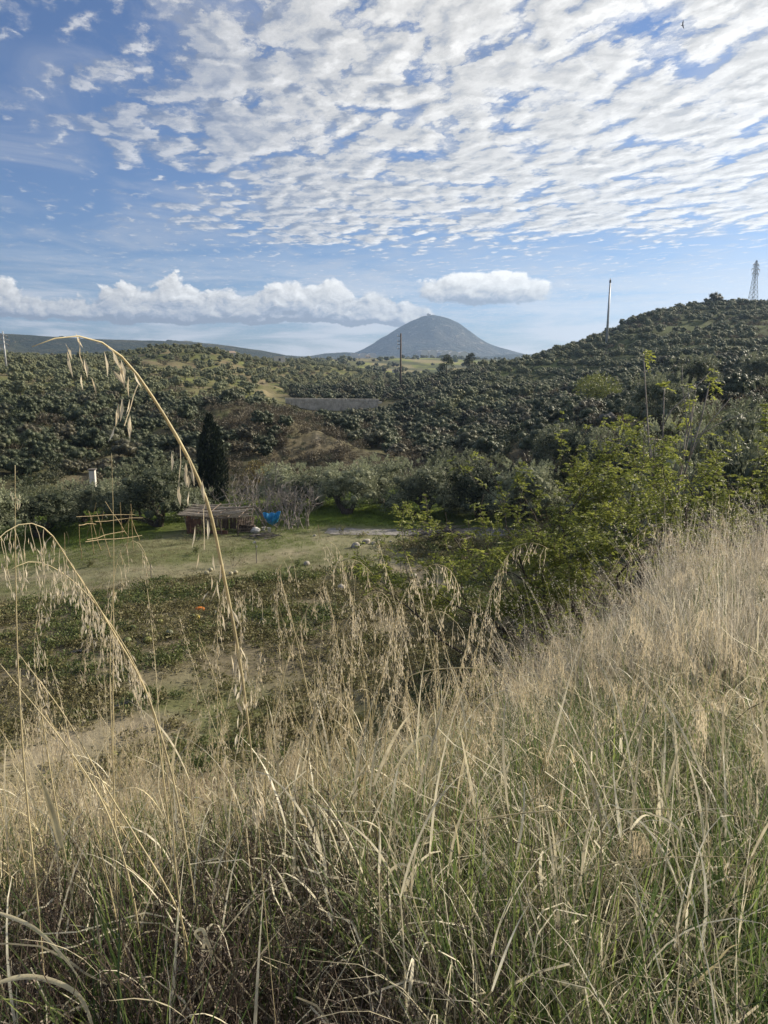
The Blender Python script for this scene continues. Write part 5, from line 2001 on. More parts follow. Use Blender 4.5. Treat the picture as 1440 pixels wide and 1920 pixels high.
def blade(g, p, az, lean, L, W, bend, n=6, tint=.5, m=0, curl=0.0, twist=0.0):
    """one ribbon leaf: starts at p, leans by `lean`, bends over along its length"""
    t = np.linspace(0, 1, n + 1)
    ang = lean + bend * t ** 1.5 + curl * np.clip(t - .6, 0, 1) ** 2 * 10
    ds = L / n
    h = np.concatenate([[0], np.cumsum(np.sin(ang[:-1]) * ds)])
    z = np.concatenate([[0], np.cumsum(np.cos(ang[:-1]) * ds)])
    dirh = np.array([math.sin(az), math.cos(az), 0])
    side0 = np.array([math.cos(az), -math.sin(az), 0])
    C = np.asarray(p) + h[:, None] * dirh + z[:, None] * np.array([0, 0, 1.0])
    nrm = np.stack([-np.cos(ang) * dirh[0], -np.cos(ang) * dirh[1], np.sin(ang)], 1)
    tw = twist * t
    side = np.cos(tw)[:, None] * side0 + np.sin(tw)[:, None] * nrm
    w = W * np.clip(1.05 - t ** 1.6, .06, 1) * np.clip(.55 + t * 3, 0, 1) * .5
    V = np.stack([C - side * w[:, None], C + side * w[:, None]], 1).reshape(-1, 3)
    i = np.arange(n)
    Q = np.stack([2 * i, 2 * i + 1, 2 * i + 3, 2 * i + 2], 1)
    g.add(V, Q, None, tint, m)
    return C


def ribbon(g, C, W, tint, m=0, side=None):
    C = np.asarray(C, float)
    T = unit(np.gradient(C, axis=0))
    if side is None:
        side = unit(np.cross(T, np.array([.2, .9, .3])))
    W = np.broadcast_to(W, len(C))[:, None] * .5
    V = np.stack([C - side * W, C + side * W], 1).reshape(-1, 3)
    i = np.arange(len(C) - 1)
    g.add(V, np.stack([2 * i, 2 * i + 1, 2 * i + 3, 2 * i + 2], 1), None, tint, m)


def tuft(kind, seed):
    g = Geo()
    r_ = lambda a, b: rng.uniform(a, b)
    if kind == 'dry':
        for k in range(34):
            a, q = r_(0, 6.28), r_(0, .09)
            blade(g, [math.cos(a) * q, math.sin(a) * q, -.03], r_(0, 6.28), r_(.0, .45), r_(.25, .80), r_(.0026, .0055), r_(.1, 1.5), 6, r_(0, 1), 0, r_(-.2, .3) if k % 3 else r_(.3, 1), r_(0, 2.5))
    elif kind == 'fine':
        for k in range(30):
            a, q = r_(0, 6.28), r_(0, .10)
            C = blade(g, [math.cos(a) * q, math.sin(a) * q, -.03], r_(-2.4, -.6) if r_(0, 1) < .7 else r_(0, 6.28), r_(.0, .55), r_(.35, 1.30), r_(.0020, .0042), r_(.0, .9), 7, r_(0, 1), 0)
            # seed head near the tip
            if k % 3 == 0:
                d = C[-1] - C[-2]
                nn = 7
                P = C[-1] - unit(d) * (rng.random(nn) * .14)[:, None] + rng.normal(size=(nn, 3)) * .008
                g.leaves(P, unit(d) + rng.normal(size=(nn, 3)) * .5 + np.array([0, 0, -.3]), .016, .004, r_(.4, 1), 0)
    elif kind == 'green':
        for k in range(26):
            a, q = r_(0, 6.28), r_(0, .08)
            blade(g, [math.cos(a) * q, math.sin(a) * q, -.03], r_(0, 6.28), r_(.0, .5), r_(.25, .68), r_(.004, .0085), r_(.1, 1.2), 6, r_(0, 1), 0, 0, r_(0, 1))
    elif kind == 'dead':
        for k in range(16):
            a, q = r_(0, 6.28), r_(0, .12)
            P = wander([math.cos(a) * q, math.sin(a) * q, -.03], [rng.normal() * .25, rng.normal() * .25, 1], r_(.3, .75), 5, .10, .05)
            g.tube(P, np.linspace(.0022, .0012, 6), 3, r_(0, .8), 0)
            for s in range(9):
                i = rng.integers(2, 6); f = r_(0, 1)
                p = P[i - 1] * (1 - f) + P[i] * f
                d = rng.normal(size=3) + np.array([0, 0, .6])
                e_ = p + unit(d) * r_(.02, .08)
                ribbon(g, [p, (p + e_) / 2 + rng.normal(size=3) * .004, e_], .0018, r_(0, .8))
                nn = 4
                g.leaves(np.repeat(e_[None], nn, 0) + rng.normal(size=(nn, 3)) * .006, rng.normal(size=(nn, 3)), .010, .005, r_(0, .9), 0)
    elif kind == 'broad':
        for k in range(6):
            a, q = r_(0, 6.28), r_(0, .06)
            P0 = np.array([math.cos(a) * q, math.sin(a) * q, -.03])
            S = wander(P0, [rng.normal() * .22, rng.normal() * .22, 1], r_(.25, .65), 6, .05, .03)
            g.tube(S, np.linspace(.0022, .0016, 7), 4, r_(.3, .8))
            blade(g, S[-1], r_(0, 6.28), r_(.1, .5), r_(.18, .42), r_(.005, .0095), r_(.3, 1.8), 8, r_(.35, 1), 0, r_(0, 1.2) if k % 2 else 0, r_(-1, 1.5))
            if k % 2:
                blade(g, S[3], r_(0, 6.28), r_(.2, .6), r_(.14, .3), r_(.005, .009), r_(.5, 2.0), 7, r_(.3, .9), 0, r_(0, .8), r_(-1, 1))
    elif kind == 'stem':
        for k in range(2):
            L = r_(.85, 1.35)
            P = wander([rng.normal() * .05, rng.normal() * .05, -.03], [rng.normal() * .16, rng.normal() * .16, 1], L, 9, .035, .01)
            P[6:] += (np.arange(4)[:, None] ** 2) * np.array([rng.normal(), rng.normal(), -.35]) * r_(.002, .007)
            g.tube(P, np.linspace(.0018, .0007, 10) * r_(.8, 1.3), 4, r_(.3, .9), 0)
            panicle(g, P, r_(.72, .88), int(r_(4, 12)), r_(.04, .09), 1, .011)
            i = rng.integers(2, 6)
            blade(g, P[i], r_(0, 6.28), r_(.1, .5), r_(.12, .28), r_(.004, .007), r_(.3, 2.2), 7, r_(.4, 1), 0, r_(0, .8), r_(-1, 1))
    elif kind == 'litter':
        for k in range(42):
            p = np.array([rng.normal() * .13, rng.normal() * .13, r_(.0, .22)])
            P = wander(p, [rng.normal(), rng.normal(), rng.normal() * .45 + .1], r_(.12, .42), 6, .28, -.04)
            ribbon(g, P, r_(.0018, .004), r_(0, 1))
    elif kind == 'oat':
        for k in range(2):
            stalk(g, g, [rng.normal() * .03, rng.normal() * .03, -.03], r_(0, 6.28), r_(.7, 1.15), r_(.05, .35), r_(.9, 2.4), r_(.0030, .0046), r_(.3, .8), 22, 0, 1)
    return g


def panicle(g, C, t0, n, length, m=0, size=.013, tone=.6):
    """drooping seed head hung along the end of an arched stalk"""
    C = np.asarray(C, float)
    cum = np.concatenate([[0], np.cumsum(np.linalg.norm(np.diff(C, axis=0), axis=1))]); cum /= cum[-1]
    for k in range(n):
        t = t0 + (1 - t0) * (k + rng.random()) / n
        p = np.array([np.interp(t, cum, C[:, j]) for j in range(3)])
        L = length * rng.uniform(.35, 1.0)
        d = np.array([rng.normal() * .45, rng.normal() * .45, -.35])
        P = [p]
        for s in range(5):
            d = unit(d * .75 + np.array([0, 0, -.55]) + rng.normal(size=3) * .12)
            P.append(P[-1] + d * L / 5)
        P = np.array(P)
        ribbon(g, P, .0011, tone * .8, m)
        q = rng.integers(4, 8)
        i = rng.integers(2, 6, q)
        S = P[i] + rng.normal(size=(q, 3)) * size * .35
        D = unit(P[i] - P[i - 1]) + rng.normal(size=(q, 3)) * .28 + np.array([0, 0, -.5])
        g.leaves(S, D, size * rng.uniform(.8, 1.5, q), size * .24, np.clip(tone + rng.normal(0, .2, q), 0, 1), m, .3)
    return g


def stalk(gs, gp_, p, az, L, lean, bend, W, tint, npan, m_stem, m_pan):
    t = np.linspace(0, 1, 15)
    ang = lean + bend * np.clip((t - .35) / .65, 0, 1) ** 1.8
    ds = L / 14
    h = np.concatenate([[0], np.cumsum(np.sin(ang[:-1]) * ds)]); z = np.concatenate([[0], np.cumsum(np.cos(ang[:-1]) * ds)])
    C = np.asarray(p) + h[:, None] * np.array([math.sin(az), math.cos(az), 0]) + z[:, None] * np.array([0, 0, 1.])
    C[1:-1] += rng.normal(size=(13, 3)) * .004
    gs.tube(C, np.linspace(W, W * .25, 15) * .5, 4, tint, m_stem)
    panicle(gp_, C, .72, npan, L * .14, m_pan)
    # a sheath leaf or two
    for k in range(2):
        i = rng.integers(3, 9)
        blade(gs, C[i], rng.uniform(0, 6.28), rng.uniform(.2, .6), rng.uniform(.12, .3), rng.uniform(.004, .008), rng.uniform(.5, 2.4), 6, tint * rng.uniform(.7, 1.2), m_stem, rng.uniform(0, .8))
    return C


TUFTS = []
TK = {}
for kind, n, mats in [('dry', 5, [M_straw]), ('fine', 5, [M_pale]), ('green', 4, [M_green]), ('dead', 4, [M_dark]), ('litter', 4, [M_straw]), ('oat', 6, [M_gold, M_spike]), ('broad', 5, [M_straw]), ('stem', 8, [M_gold, M_spike])]:
    TK[kind] = []
    for k in range(n):
        TK[kind].append(len(TUFTS))
        TUFTS.append(tuft(kind, k).mesh(kind + '_tuft', mats))


def bank_points(r0, r1, dens, seed, half=36):
    rg = np.random.default_rng(seed)
    area = (r1 ** 2 - r0 ** 2) * R(half)
    n = int(area * dens)
    r = np.sqrt(rg.uniform(r0 ** 2, r1 ** 2, n))
    t = np.radians(rg.uniform(-half, half, n))
    return r * np.sin(t), r * np.cos(t)


def scatter_bank():
    X = []; Y = []; K = []; S = []
    rg = np.random.default_rng(91)

    def put(x, y, kind, s):
        X.append(x); Y.append(y)
        K.append(rg.choice(TK[kind], len(x))); S.append(s)
    for (r0, r1, mul) in [(1.05, 2.4, 1.0), (2.4, 4.5, .85), (4.5, 8, .55), (8, 13, .36), (13, 19, .2)]:
        def take(dens, seed, fn):
            x, y = bank_points(r0, r1, dens * mul, int(seed + r0 * 100))
            p = np.clip(fn(x, y), 0, 1) * (1 - field_mask(x, y)) * (1 - .72 * smooth(np.hypot(x, y), 3.2, 6.0) * smooth(x / y, .12, -.10))
            k = rg.random(len(x)) < p
            return x[k], y[k]
        nzf = lambda x, y, s, f: fbm(x * f, y * f, 3, s)
        left = lambda x, y: smooth(x / np.maximum(y, .1), .10, -.12)
        near = lambda x, y: smooth(np.hypot(x, y), 3.2, 2.1)
        clump = lambda x, y: smooth(x, 1.0, 1.9) * smooth(np.hypot(x, y), 4.8, 6.2) * smooth(np.hypot(x, y), 14, 10.5)
        x, y = take(78, 1, lambda x, y: (.22 + 1.0 * smooth(nzf(x, y, 92, 1.2), .40, .62)) * (1 - .35 * near(x, y)) * (1 - .85 * left(x, y) * near(x, y)) * (1 - .6 * clump(x, y)))
        put(x, y, 'dry', rg.uniform(.6, 1.15, len(x)))
        x, y = take(70, 2, lambda x, y: .15 + .8 * smooth(nzf(x, y, 93, 1.6), .48, .64) * (1 - .8 * left(x, y) * near(x, y)))
        put(x, y, 'litter', rg.uniform(.7, 1.5, len(x)))
        x, y = take(120, 3, lambda x, y: (.36 + .9 * smooth(nzf(x, y, 94, .9), .40, .54) + .9 * smooth(x, .25, 1.2) * near(x, y)) * (1 - .8 * left(x, y) * near(x, y)) * (1 - .55 * clump(x, y)) * smooth(np.hypot(x, y), 12, 6))
        put(x, y, 'green', rg.uniform(.6, 1.3, len(x)))
        x, y = take(105, 4, lambda x, y: (1.15 * left(x, y) * near(x, y) + .4 * smooth(nzf(x, y, 95, .8), .56, .66)))
        put(x, y, 'dead', rg.uniform(.5, .9, len(x)))
        x, y = take(62, 5, lambda x, y: 1.2 * clump(x, y) * (.35 + .65 * smooth(nzf(x, y, 100, 2.2), .36, .5)))
        put(x, y, 'fine', rg.uniform(.7, 1.1, len(x)) * (.62 + .75 * smooth(nzf(x, y, 99, 1.1), .3, .7)))
        x, y = take(34, 6, lambda x, y: (.40 + .8 * smooth(nzf(x, y, 96, .7), .42, .58)) * smooth(np.hypot(x, y), 2.0, 3.0) * smooth(np.hypot(x, y), 12, 7))
        put(x, y, 'oat', rg.uniform(.75, 1.25, len(x)) )
        if r0 < 4:
            x, y = take(34, 8, lambda x, y: smooth(x / y, .22, .05) * smooth(np.hypot(x, y), 1.7, 2.2) * (.35 + .65 * smooth(nzf(x, y, 107, 1.5), .4, .6)))
            put(x, y, 'stem', rg.uniform(.85, 1.2, len(x)))
        x, y = take(22, 7, lambda x, y: (.5 + .6 * smooth(nzf(x, y, 98, .9), .42, .6)) * smooth(np.hypot(x, y), 1.2, 1.7) * smooth(np.hypot(x, y), 9, 5))
        put(x, y, 'broad', rg.uniform(.7, 1.2, len(x)))
    X = np.concatenate(X); Y = np.concatenate(Y); K = np.concatenate(K); S = np.concatenate(S)
    Z = height(X, Y)
    gn_scatter('bank_grass', np.stack([X, Y, Z], 1), rg.uniform(0, 6.28, len(X)), S, TUFTS, K, tilt=rg.normal(0, .10, (len(X), 2)))
    print('bank tufts', len(X))


scatter_bank()


# weeds, turf and withered vines on the field
def weed(kind):
    g = Geo()
    if kind == 'leafy':
        n = 60
        P = rng.normal(size=(n, 3)) * [.16, .16, .06] + [0, 0, .10]
        g.leaves(P, rng.normal(size=(n, 3)) + [0, 0, .5], .11, .055, rng.random(n))
    elif kind == 'vine':
        for k in range(7):
            P = wander([rng.normal() * .1, rng.normal() * .1, .03], [rng.normal(), rng.normal(), .15], rng.uniform(.3, .7), 6, .35, -.03)
            P[:, 2] = np.maximum(P[:, 2], .01)
            ribbon(g, P, .012, rng.random())
            n = 5
            g.leaves(P[rng.integers(0, 7, n)] + rng.normal(size=(n, 3)) * .03, rng.normal(size=(n, 3)), .10, .06, rng.random(n))
    elif kind == 'turf':
        for k in range(30):
            blade(g, [rng.normal() * .14, rng.normal() * .14, -.01], rng.uniform(0, 6.28), rng.uniform(.1, .7), rng.uniform(.05, .16), .012, rng.uniform(.2, 1), 2, rng.random())
    return g


M_turf = foliage_mat('turf_blades', (.07, .12, .016), (.19, .25, .05), .35, .4)
M_turfdry = foliage_mat('dry_turf_blades', (.14, .125, .06), (.30, .27, .15), .3, .5, hue=(.12, .15, .05))
WEEDS = [weed('leafy').mesh('leafy_weed', [M_weed]) for k in range(3)] + [weed('vine').mesh('withered_vine', [M_weeddry]) for k in range(3)] + \
        [weed('leafy').mesh('withered_weed', [M_weeddry]) for k in range(2)] + [weed('turf').mesh('turf_tuft', [M_turf]) for k in range(2)] + [weed('turf').mesh('dry_turf_tuft', [M_turfdry]) for k in range(2)]


def scatter_field():
    rg = np.random.default_rng(97)
    X = []; Y = []; K = []; S = []

    def put(x, y, ks, s):
        X.append(x); Y.append(y); K.append(rg.choice(ks, len(x))); S.append(s)

    def bare(x, y):
        d = np.minimum(np.minimum(path_dist(x, y, TRACK), path_dist(x, y, SPUR)), path_dist(x, y, GULLY) + .5)
        return smooth(d, .7, 2.0)
    x, y = bank_points(17, 43, 12, 1, 31)
    r = np.hypot(x, y)
    n1 = fbm(x * .22, y * .22, 3, 101)
    f = field_mask(x, y) * bare(x, y) * smooth(np.hypot(x, y) + (fbm(x * .25, y * .25, 3, 24) - .5) * 7, 40, 37)
    k = rg.random(len(x)) < f * smooth(n1, .50, .62) * .8
    put(x[k], y[k], [0, 1, 2, 0, 1, 2, 0, 7], rg.uniform(.4, 1.4, k.sum()))
    k = rg.random(len(x)) < f * (.25 + .75 * smooth(fbm(x * .3, y * .3, 3, 102), .4, .55)) * smooth(n1, .62, .48)
    put(x[k], y[k], [3, 4, 5, 6, 7], rg.uniform(.5, 1.4, k.sum()))
    # a thick row of green weeds along the lower edge of the track
    row = [gp(330, 1108), gp(430, 1100), gp(540, 1088), gp(640, 1078), gp(735, 1085)]
    x, y = bank_points(30, 44, 14, 2, 20)
    d = path_dist(x, y, row)
    k = rg.random(len(x)) < smooth(d + 1.2 * (fbm(x * .5, y * .5, 2, 103) - .5), 1.3, .5)
    k &= rg.random(len(x)) < .55
    put(x[k], y[k], [0, 1, 2, 0, 1, 2, 4, 7], rg.uniform(.6, 1.7, k.sum()))
    # dry growth on the mound
    x = MOUND[0] + rg.normal(0, 1.9, 420); y = MOUND[1] + rg.normal(0, 2.0, 420)
    put(x, y, [3, 4, 5, 6, 7, 10, 2], rg.uniform(.7, 1.5, 420))
    # open grass
    x, y = bank_points(33, 50, 10, 3, 31)
    f = field_mask(x, y) * (.3 + .7 * bare(x, y)) * smooth(np.hypot(x, y) + (fbm(x * .25, y * .25, 3, 24) - .5) * 7, 35.5, 39)
    n1 = fbm(x * .15, y * .15, 3, 104)
    k = rg.random(len(x)) < f
    x, y, n1 = x[k], y[k], n1[k]
    g_ = n1 + rg.normal(0, .08, len(x)) > .5
    put(x[g_], y[g_], [8, 9], rg.uniform(.6, 1.3, g_.sum()))
    put(x[~g_], y[~g_], [10, 11], rg.uniform(.6, 1.2, (~g_).sum()))
    # turf under the olive trees
    x, y = bank_points(50, 70, 8, 4, 31)
    k = (fbm(x * .2, y * .2, 3, 105) > .3) & (rg.random(len(x)) < smooth(path_dist(x, y, [gp(612, 997), gp(760, 999), gp(985, 996)]), .9, 1.6))
    put(x[k], y[k], [8, 9], rg.uniform(.9, 1.8, k.sum()))
    # rough growth on the slope right of the field
    x, y = bank_points(17, 66, 2.2, 5, 32)
    k = rg.random(len(x)) < (1 - field_mask(x, y)) * smooth(x, 1, 4) * smooth(fbm(x * .2, y * .2, 3, 106), .33, .5)
    put(x[k], y[k], [0, 1, 2, 3, 5, 6, 8, 10], rg.uniform(1.0, 2.6, k.sum()))
    X = np.concatenate(X); Y = np.concatenate(Y); K = np.concatenate(K); S = np.concatenate(S)
    Z = height(X, Y)
    gn_scatter('field_weeds', np.stack([X, Y, Z], 1), rg.uniform(0, 6.28, len(X)), S, WEEDS, K)
    print('field weeds', len(X))


scatter_field()


# ---------------------------------------------------------------- the tall stalks that stand out one by one
def spline(P, n=26):
    P = np.asarray(P, float)
    m = len(P)
    t = np.concatenate([[0], np.cumsum(np.linalg.norm(np.diff(P, axis=0), axis=1))]); t /= t[-1]
    T = np.gradient(P, t, axis=0)
    out = []
    for s in np.linspace(0, 1, n):
        i = min(max(np.searchsorted(t, s) - 1, 0), m - 2)
        h = t[i + 1] - t[i]; u = (s - t[i]) / h
        out.append((2 * u ** 3 - 3 * u ** 2 + 1) * P[i] + (u ** 3 - 2 * u ** 2 + u) * h * T[i] + (-2 * u ** 3 + 3 * u ** 2) * P[i + 1] + (u ** 3 - u ** 2) * h * T[i + 1])
    return np.array(out)


def hero(label, pix, r0, r1, W, npan, plen, t0=.7, leafs=0, size=.014, tint=.6, root=True, tipw=.3, stem_m=None, rootw=.35, knee=.42):
    P = [pt(px, py, r0 + (r1 - r0) * i / max(1, len(pix) - 1)) for i, (px, py) in enumerate(pix)]
    P = np.array(P)
    if root:
        # carry the stalk on down to the ground
        d = unit(P[0] - P[1]) * .5 + np.array([0, 0, -.8]); d = unit(d)
        q = P[0].copy()
        for k in range(60):
            if q[2] < hz(q[0], q[1]) - .03:
                break
            q = q + d * .05
        if k > 2:
            P = np.concatenate([[q], [(q + P[0]) / 2 + rng.normal(size=3) * .01], P])
    base = Vector(P[0])
    C = spline(P - P[0], 60)
    for _ in range(2):
        C[1:-1] = .25 * C[:-2] + .5 * C[1:-1] + .25 * C[2:]
    e = new_obj('grass_stalk', None, None, label, 'grass stalk', 'tall dry grass stalks', loc=base)
    g = Geo()
    w = W * 1.12 * np.interp(np.linspace(0, 1, 60), [0, knee - .12, knee, knee + .2, 1], [rootw, rootw * 1.3, 1.0, .85, tipw]) * .5
    g.tube(C, w, 6, tint + .1 * np.sin(np.arange(60 * 6 + 2) * .37))
    part(g, 'stem', [stem_m or M_gold], e, True)
    if npan:
        g = Geo()
        panicle(g, C, t0, int(npan * .95), plen * .85, 0, size * 1.05, tint + .1)
        o = part(g, 'seed_head', [M_spike], e); o['kind'] = 'stuff'
    for k in range(leafs):
        i = int(60 * rng.uniform(.35, .65))
        g = Geo()
        blade(g, C[i], rng.uniform(0, 6.28), rng.uniform(.1, .3), rng.uniform(.1, .22) * (r0 / 2) ** .5, W * 2.2, rng.uniform(.6, 2.6), 9, tint, 0, rng.uniform(0, .8), rng.uniform(0, 1))
        part(g, 'leaf_blade', [M_gold], e, True)
    return e


hero('long nearest stalk crossing the hills at left, its drooping tip reaching the skyline', [(432, 1140), (412, 1045), (390, 940), (352, 855), (300, 765), (255, 698), (215, 645), (160, 622), (95, 628), (60, 650)],
     1.05, .86, .0047, 15, .085, .52, 0, .021, .62, True, .16, None, .2, .66)
hero('straight upright pale stalk close to the left picture edge', [(42, 1400), (33, 1240), (29, 1060), (28, 872)], 1.7, 1.6, .0042, 3, .03, .93, 0, .012, .62)
hero('thin straight stalk in front of the cane trellis', [(212, 1390), (212, 1200), (213, 1000), (209, 850)], 1.9, 1.9, .0030, 0, .03, .9, 0, .012, .55)
hero('stalk arching to the left edge with a heavy drooping seed head', [(305, 1390), (267, 1280), (209, 1180), (180, 1130), (120, 1040), (85, 985), (40, 975), (0, 1003), (-30, 1040)], 1.7, 1.5, .0046, 42, .14, .66, 1, .015, .66)
hero('stalk with a broad yellow sheath bending right behind the first arch', [(305, 1450), (285, 1330), (252, 1245), (200, 1160), (150, 1100), (95, 1060), (50, 1048), (10, 1075)], 1.9, 1.7, .0042, 30, .12, .68, 1, .014, .6)
hero('slim stalk looping over to the right at left, above the melon patch', [(90, 1420), (76, 1327), (64, 1237), (68, 1164), (90, 1103), (128, 1078), (150, 1092), (160, 1130)], 1.9, 1.9, .0034, 22, .10, .66, 0, .014, .6)
hero('stalk arching right over the bean trellis grass with hanging husks', [(210, 1400), (206, 1250), (210, 1130), (220, 1050), (240, 1008), (262, 1012), (276, 1052)], 2.2, 2.2, .0036, 18, .12, .72, 0, .014, .6)
hero('tall arch in the middle reaching up to the dirt spur', [(505, 1400), (520, 1320), (563, 1169), (594, 1110), (636, 1052), (666, 1045), (699, 1078)], 2.3, 2.3, .0042, 26, .10, .72, 1, .013, .6)
hero('upright stalk whose seed head hangs in front of the dirt spur', [(690, 1300), (668, 1165), (648, 1080), (632, 1025), (615, 1008), (602, 1030)], 2.6, 2.6, .0034, 26, .11, .70, 0, .013, .62)
hero('stalk with the densest golden seed head left of centre line', [(585, 1360), (605, 1263), (636, 1190), (674, 1132), (702, 1104), (726, 1114), (737, 1165)], 2.2, 2.2, .0050, 46, .13, .62, 1, .014, .62)
hero('thin stalk doubled beside the densest golden seed head', [(640, 1330), (640, 1250), (652, 1190), (690, 1130), (712, 1112), (733, 1135)], 2.3, 2.3, .0030, 22, .11, .68, 0, .013, .6)
hero('tall stalk bowing right with a long fringe of seeds, right of centre', [(690, 1400), (712, 1287), (740, 1169), (775, 1086), (815, 1054), (845, 1066), (863, 1115)], 2.3, 2.3, .0042, 44, .14, .66, 1, .014, .6)
hero('lower stalk bowing right beneath the long fringe of seeds', [(735, 1290), (747, 1228), (768, 1176), (797, 1148), (826, 1143), (860, 1172)], 2.2, 2.2, .0044, 24, .12, .66, 0, .014, .6)
hero('slim upright stalk with a short hooked tip left of centre', [(533, 1400), (530, 1228), (528, 1055), (539, 1034), (553, 1065)], 2.5, 2.5, .0030, 14, .10, .80, 0, .013, .6)
hero('stalk with a drooping tip beside the orange squash', [(455, 1380), (452, 1250), (455, 1130), (462, 1100), (478, 1098), (492, 1128)], 2.6, 2.6, .0032, 26, .11, .74, 0, .013, .6)
hero('short stalk with a drooping tip below the green weed row', [(408, 1400), (408, 1230), (412, 1120), (420, 1096), (440, 1100), (452, 1125)], 2.5, 2.5, .0030, 22, .10, .76, 0, .013, .62)
hero('stalk leaning right in front of the dark shrub', [(870, 1400), (890, 1240), (915, 1130), (937, 1068), (965, 1026), (1002, 1016), (1030, 1030)], 2.9, 3.1, .0038, 30, .12, .66, 0, .013, .62)
hero('clean pale arch in front of the almond trees', [(1085, 1240), (1135, 1095), (1170, 1035), (1203, 995), (1242, 979), (1275, 988)], 3.4, 3.4, .0040, 8, .08, .84, 0, .012, .66)
hero('arching stalk within the pale hay at right', [(1180, 1300), (1210, 1200), (1235, 1120), (1265, 1075), (1302, 1059), (1330, 1072)], 3.4, 3.4, .0034, 8, .08, .84, 0, .012, .66)
hero('thin stalk with open spikelets rising above the pale hay', [(1330, 1200), (1340, 1100), (1352, 1000), (1362, 935), (1375, 915)], 3.6, 3.6, .0026, 10, .10, .62, 0, .013, .62)
hero('long flat arch sweeping right across the lower grass', [(690, 1700), (725, 1625), (845, 1552), (970, 1526), (1145, 1518), (1320, 1521), (1460, 1545)], 1.75, 1.75, .0038, 0, .1, .8, 0, .013, .60)
hero('second flat arch lower right beneath the first', [(1010, 1680), (1090, 1635), (1200, 1612), (1330, 1606), (1460, 1612)], 1.6, 1.6, .0030, 6, .06, .85, 0, .013, .6)
hero('long stalk slanting up to the right edge from the middle', [(830, 1640), (950, 1545), (1090, 1420), (1270, 1330), (1460, 1290)], 1.9, 2.2, .0040, 10, .06, .86, 1, .013, .6)
hero('pale stalk bending from centre right down to the dead stems', [(770, 1330), (760, 1270), (820, 1255), (960, 1262), (1080, 1300), (1180, 1370), (1270, 1385)], 2.6, 2.5, .0042, 8, .06, .86, 0, .013, .66)
hero('brown stalk slanting right with a broad tip leaf', [(1010, 1620), (1060, 1540), (1130, 1460), (1265, 1400), (1282, 1380)], 2.0, 2.0, .0040, 0, .06, .86, 1, .013, .45)
hero('dark thin upright stalk in the lower left', [(345, 1760), (330, 1640), (322, 1520), (300, 1370)], 1.5, 1.6, .0040, 0, .06, .86, 0, .013, .3)
hero('yellow stalk slanting across the lower left towards the upright ones', [(330, 1700), (255, 1570), (200, 1480), (120, 1340), (30, 1220)], 1.6, 1.7, .0040, 6, .05, .9, 0, .013, .6)
hero('pale stalk in the lower left leaning left', [(240, 1640), (190, 1500), (110, 1380), (20, 1270), (-20, 1220)], 1.8, 1.9, .0044, 0, .05, .9, 0, .013, .66)


def leaf_hero(label, pix, r, W, tint=.7, mat=None):
    P = np.array([pt(px, py, r) for px, py in pix])
    C = spline(P - P[0], 26)
    g = Geo()
    t = np.linspace(0, 1, 26)
    w = W * np.clip(1.05 - t ** 2.5, .08, 1) * np.clip(.4 + 4 * t, 0, 1)
    T = unit(np.gradient(C, axis=0))
    side = unit(np.cross(T, unit(np.array([math.sin(.3), -1, .25]))))
    V = []
    nrm = np.cross(side, T)
    for i in range(26):
        V += [C[i] - side[i] * w[i] * .5, C[i] + nrm[i] * w[i] * .16, C[i] + side[i] * w[i] * .5]
    i = np.arange(25)
    Q = np.concatenate([np.stack([3 * i + k, 3 * i + k + 1, 3 * i + k + 4, 3 * i + k + 3], 1) for k in (0, 1)])
    g.add(np.array(V), Q, None, tint)
    o = new_obj('grass_leaf', g.mesh('grass_leaf', [mat or M_gold], True), None, label, 'grass leaf', 'broad dry grass leaves', loc=P[0])


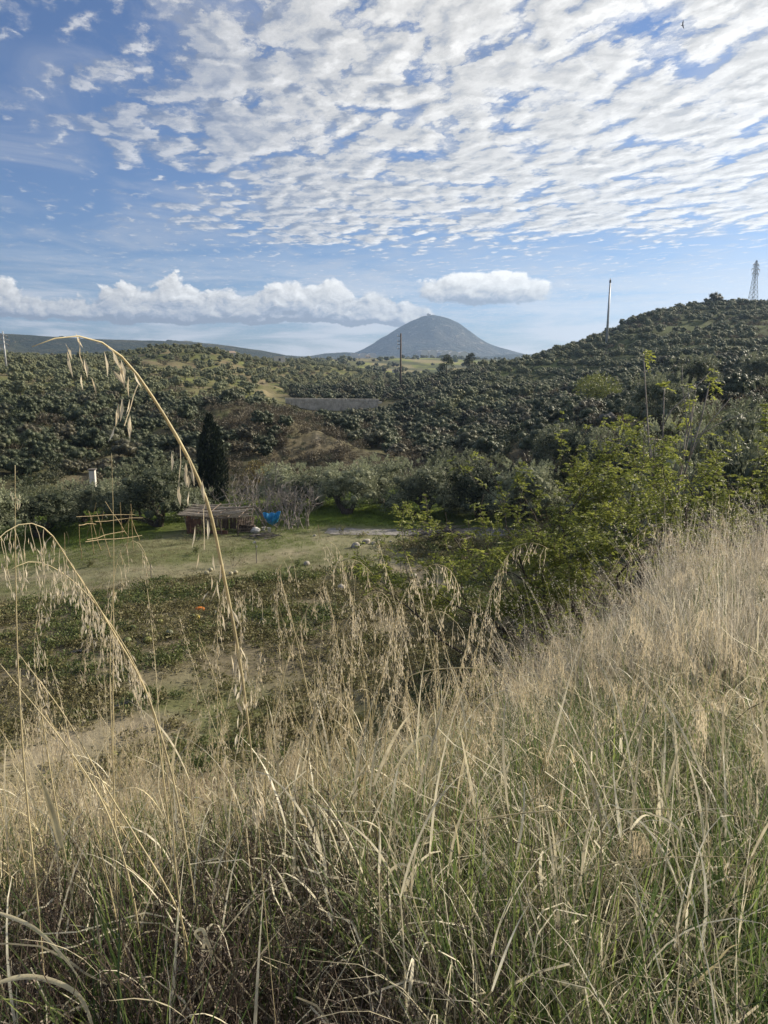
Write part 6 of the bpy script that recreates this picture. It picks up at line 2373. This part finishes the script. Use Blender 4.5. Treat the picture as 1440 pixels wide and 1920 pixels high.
leaf_hero('broad yellow leaf curving in from the lower left corner', [(-25, 1850), (40, 1832), (100, 1840), (145, 1865), (170, 1915), (180, 1980)], 1.45, .011, .85)
leaf_hero('yellow leaf above it slanting down from the left edge', [(-20, 1705), (60, 1738), (115, 1790), (160, 1850)], 1.5, .008, .85)
leaf_hero('curled pale leaf with a loop at its top in the dark lower left', [(404, 1812), (388, 1765), (376, 1742), (366, 1748), (372, 1760), (400, 1766), (422, 1778)], 1.5, .0085, .85)
leaf_hero('pale leaf tip hooking over right of centre', [(745, 1440), (765, 1405), (785, 1386), (803, 1380), (811, 1390), (800, 1404)], 2.0, .011, .8)
leaf_hero('upright yellow leaf standing in the right-hand stalks', [(1250, 1495), (1262, 1440), (1275, 1395)], 1.9, .014, .72)
leaf_hero('brown curled leaf near the lower right edge', [(1300, 1850), (1340, 1810), (1380, 1772), (1392, 1770)], 1.5, .010, .5)
leaf_hero('long beige leaf lying near the bottom right of centre', [(1040, 1836), (1085, 1855), (1130, 1880), (1165, 1915)], 1.45, .012, .75)
leaf_hero('bent pale leaf hanging below the flat arch', [(1215, 1525), (1245, 1535), (1268, 1550), (1280, 1600), (1290, 1640)], 1.75, .006, .85)
leaf_hero('folded pale leaf looping at lower centre', [(722, 1650), (735, 1630), (752, 1620), (768, 1628), (764, 1642)], 1.65, .008, .85)
leaf_hero('bright green blade in the lower right grass', [(930, 1800), (932, 1750), (930, 1710)], 1.55, .008, .95, M_green)
leaf_hero('yellow green upright leaf at lower left', [(115, 1590), (100, 1530), (80, 1470), (70, 1440)], 1.75, .016, .5)

# ---------------------------------------------------------------- air
def make_haze():
    m, nt, out = new_mat('pale_air')
    v = nd(nt, 'ShaderNodeVolumePrincipled', {'Color': (.46, .66, 1.0, 1), 'Density': HAZE, 'Anisotropy': 0.35})
    nt.links.new(v.outputs[0], out.inputs['Volume'])
    bm = bmesh.new()
    bmesh.ops.create_cube(bm, size=1)
    zb, zt = -60.0, 420.0
    for q in bm.verts:
        q.co = (q.co.x * 11000, q.co.y * 11000, zb + (q.co.z + .5) * (zt - zb))
    me = bpy.data.meshes.new('haze')
    bm.to_mesh(me); bm.free()
    me.materials.append(m)
    return new_obj('haze', me, kind='stuff')


HAZE = 1.45e-4
make_haze()
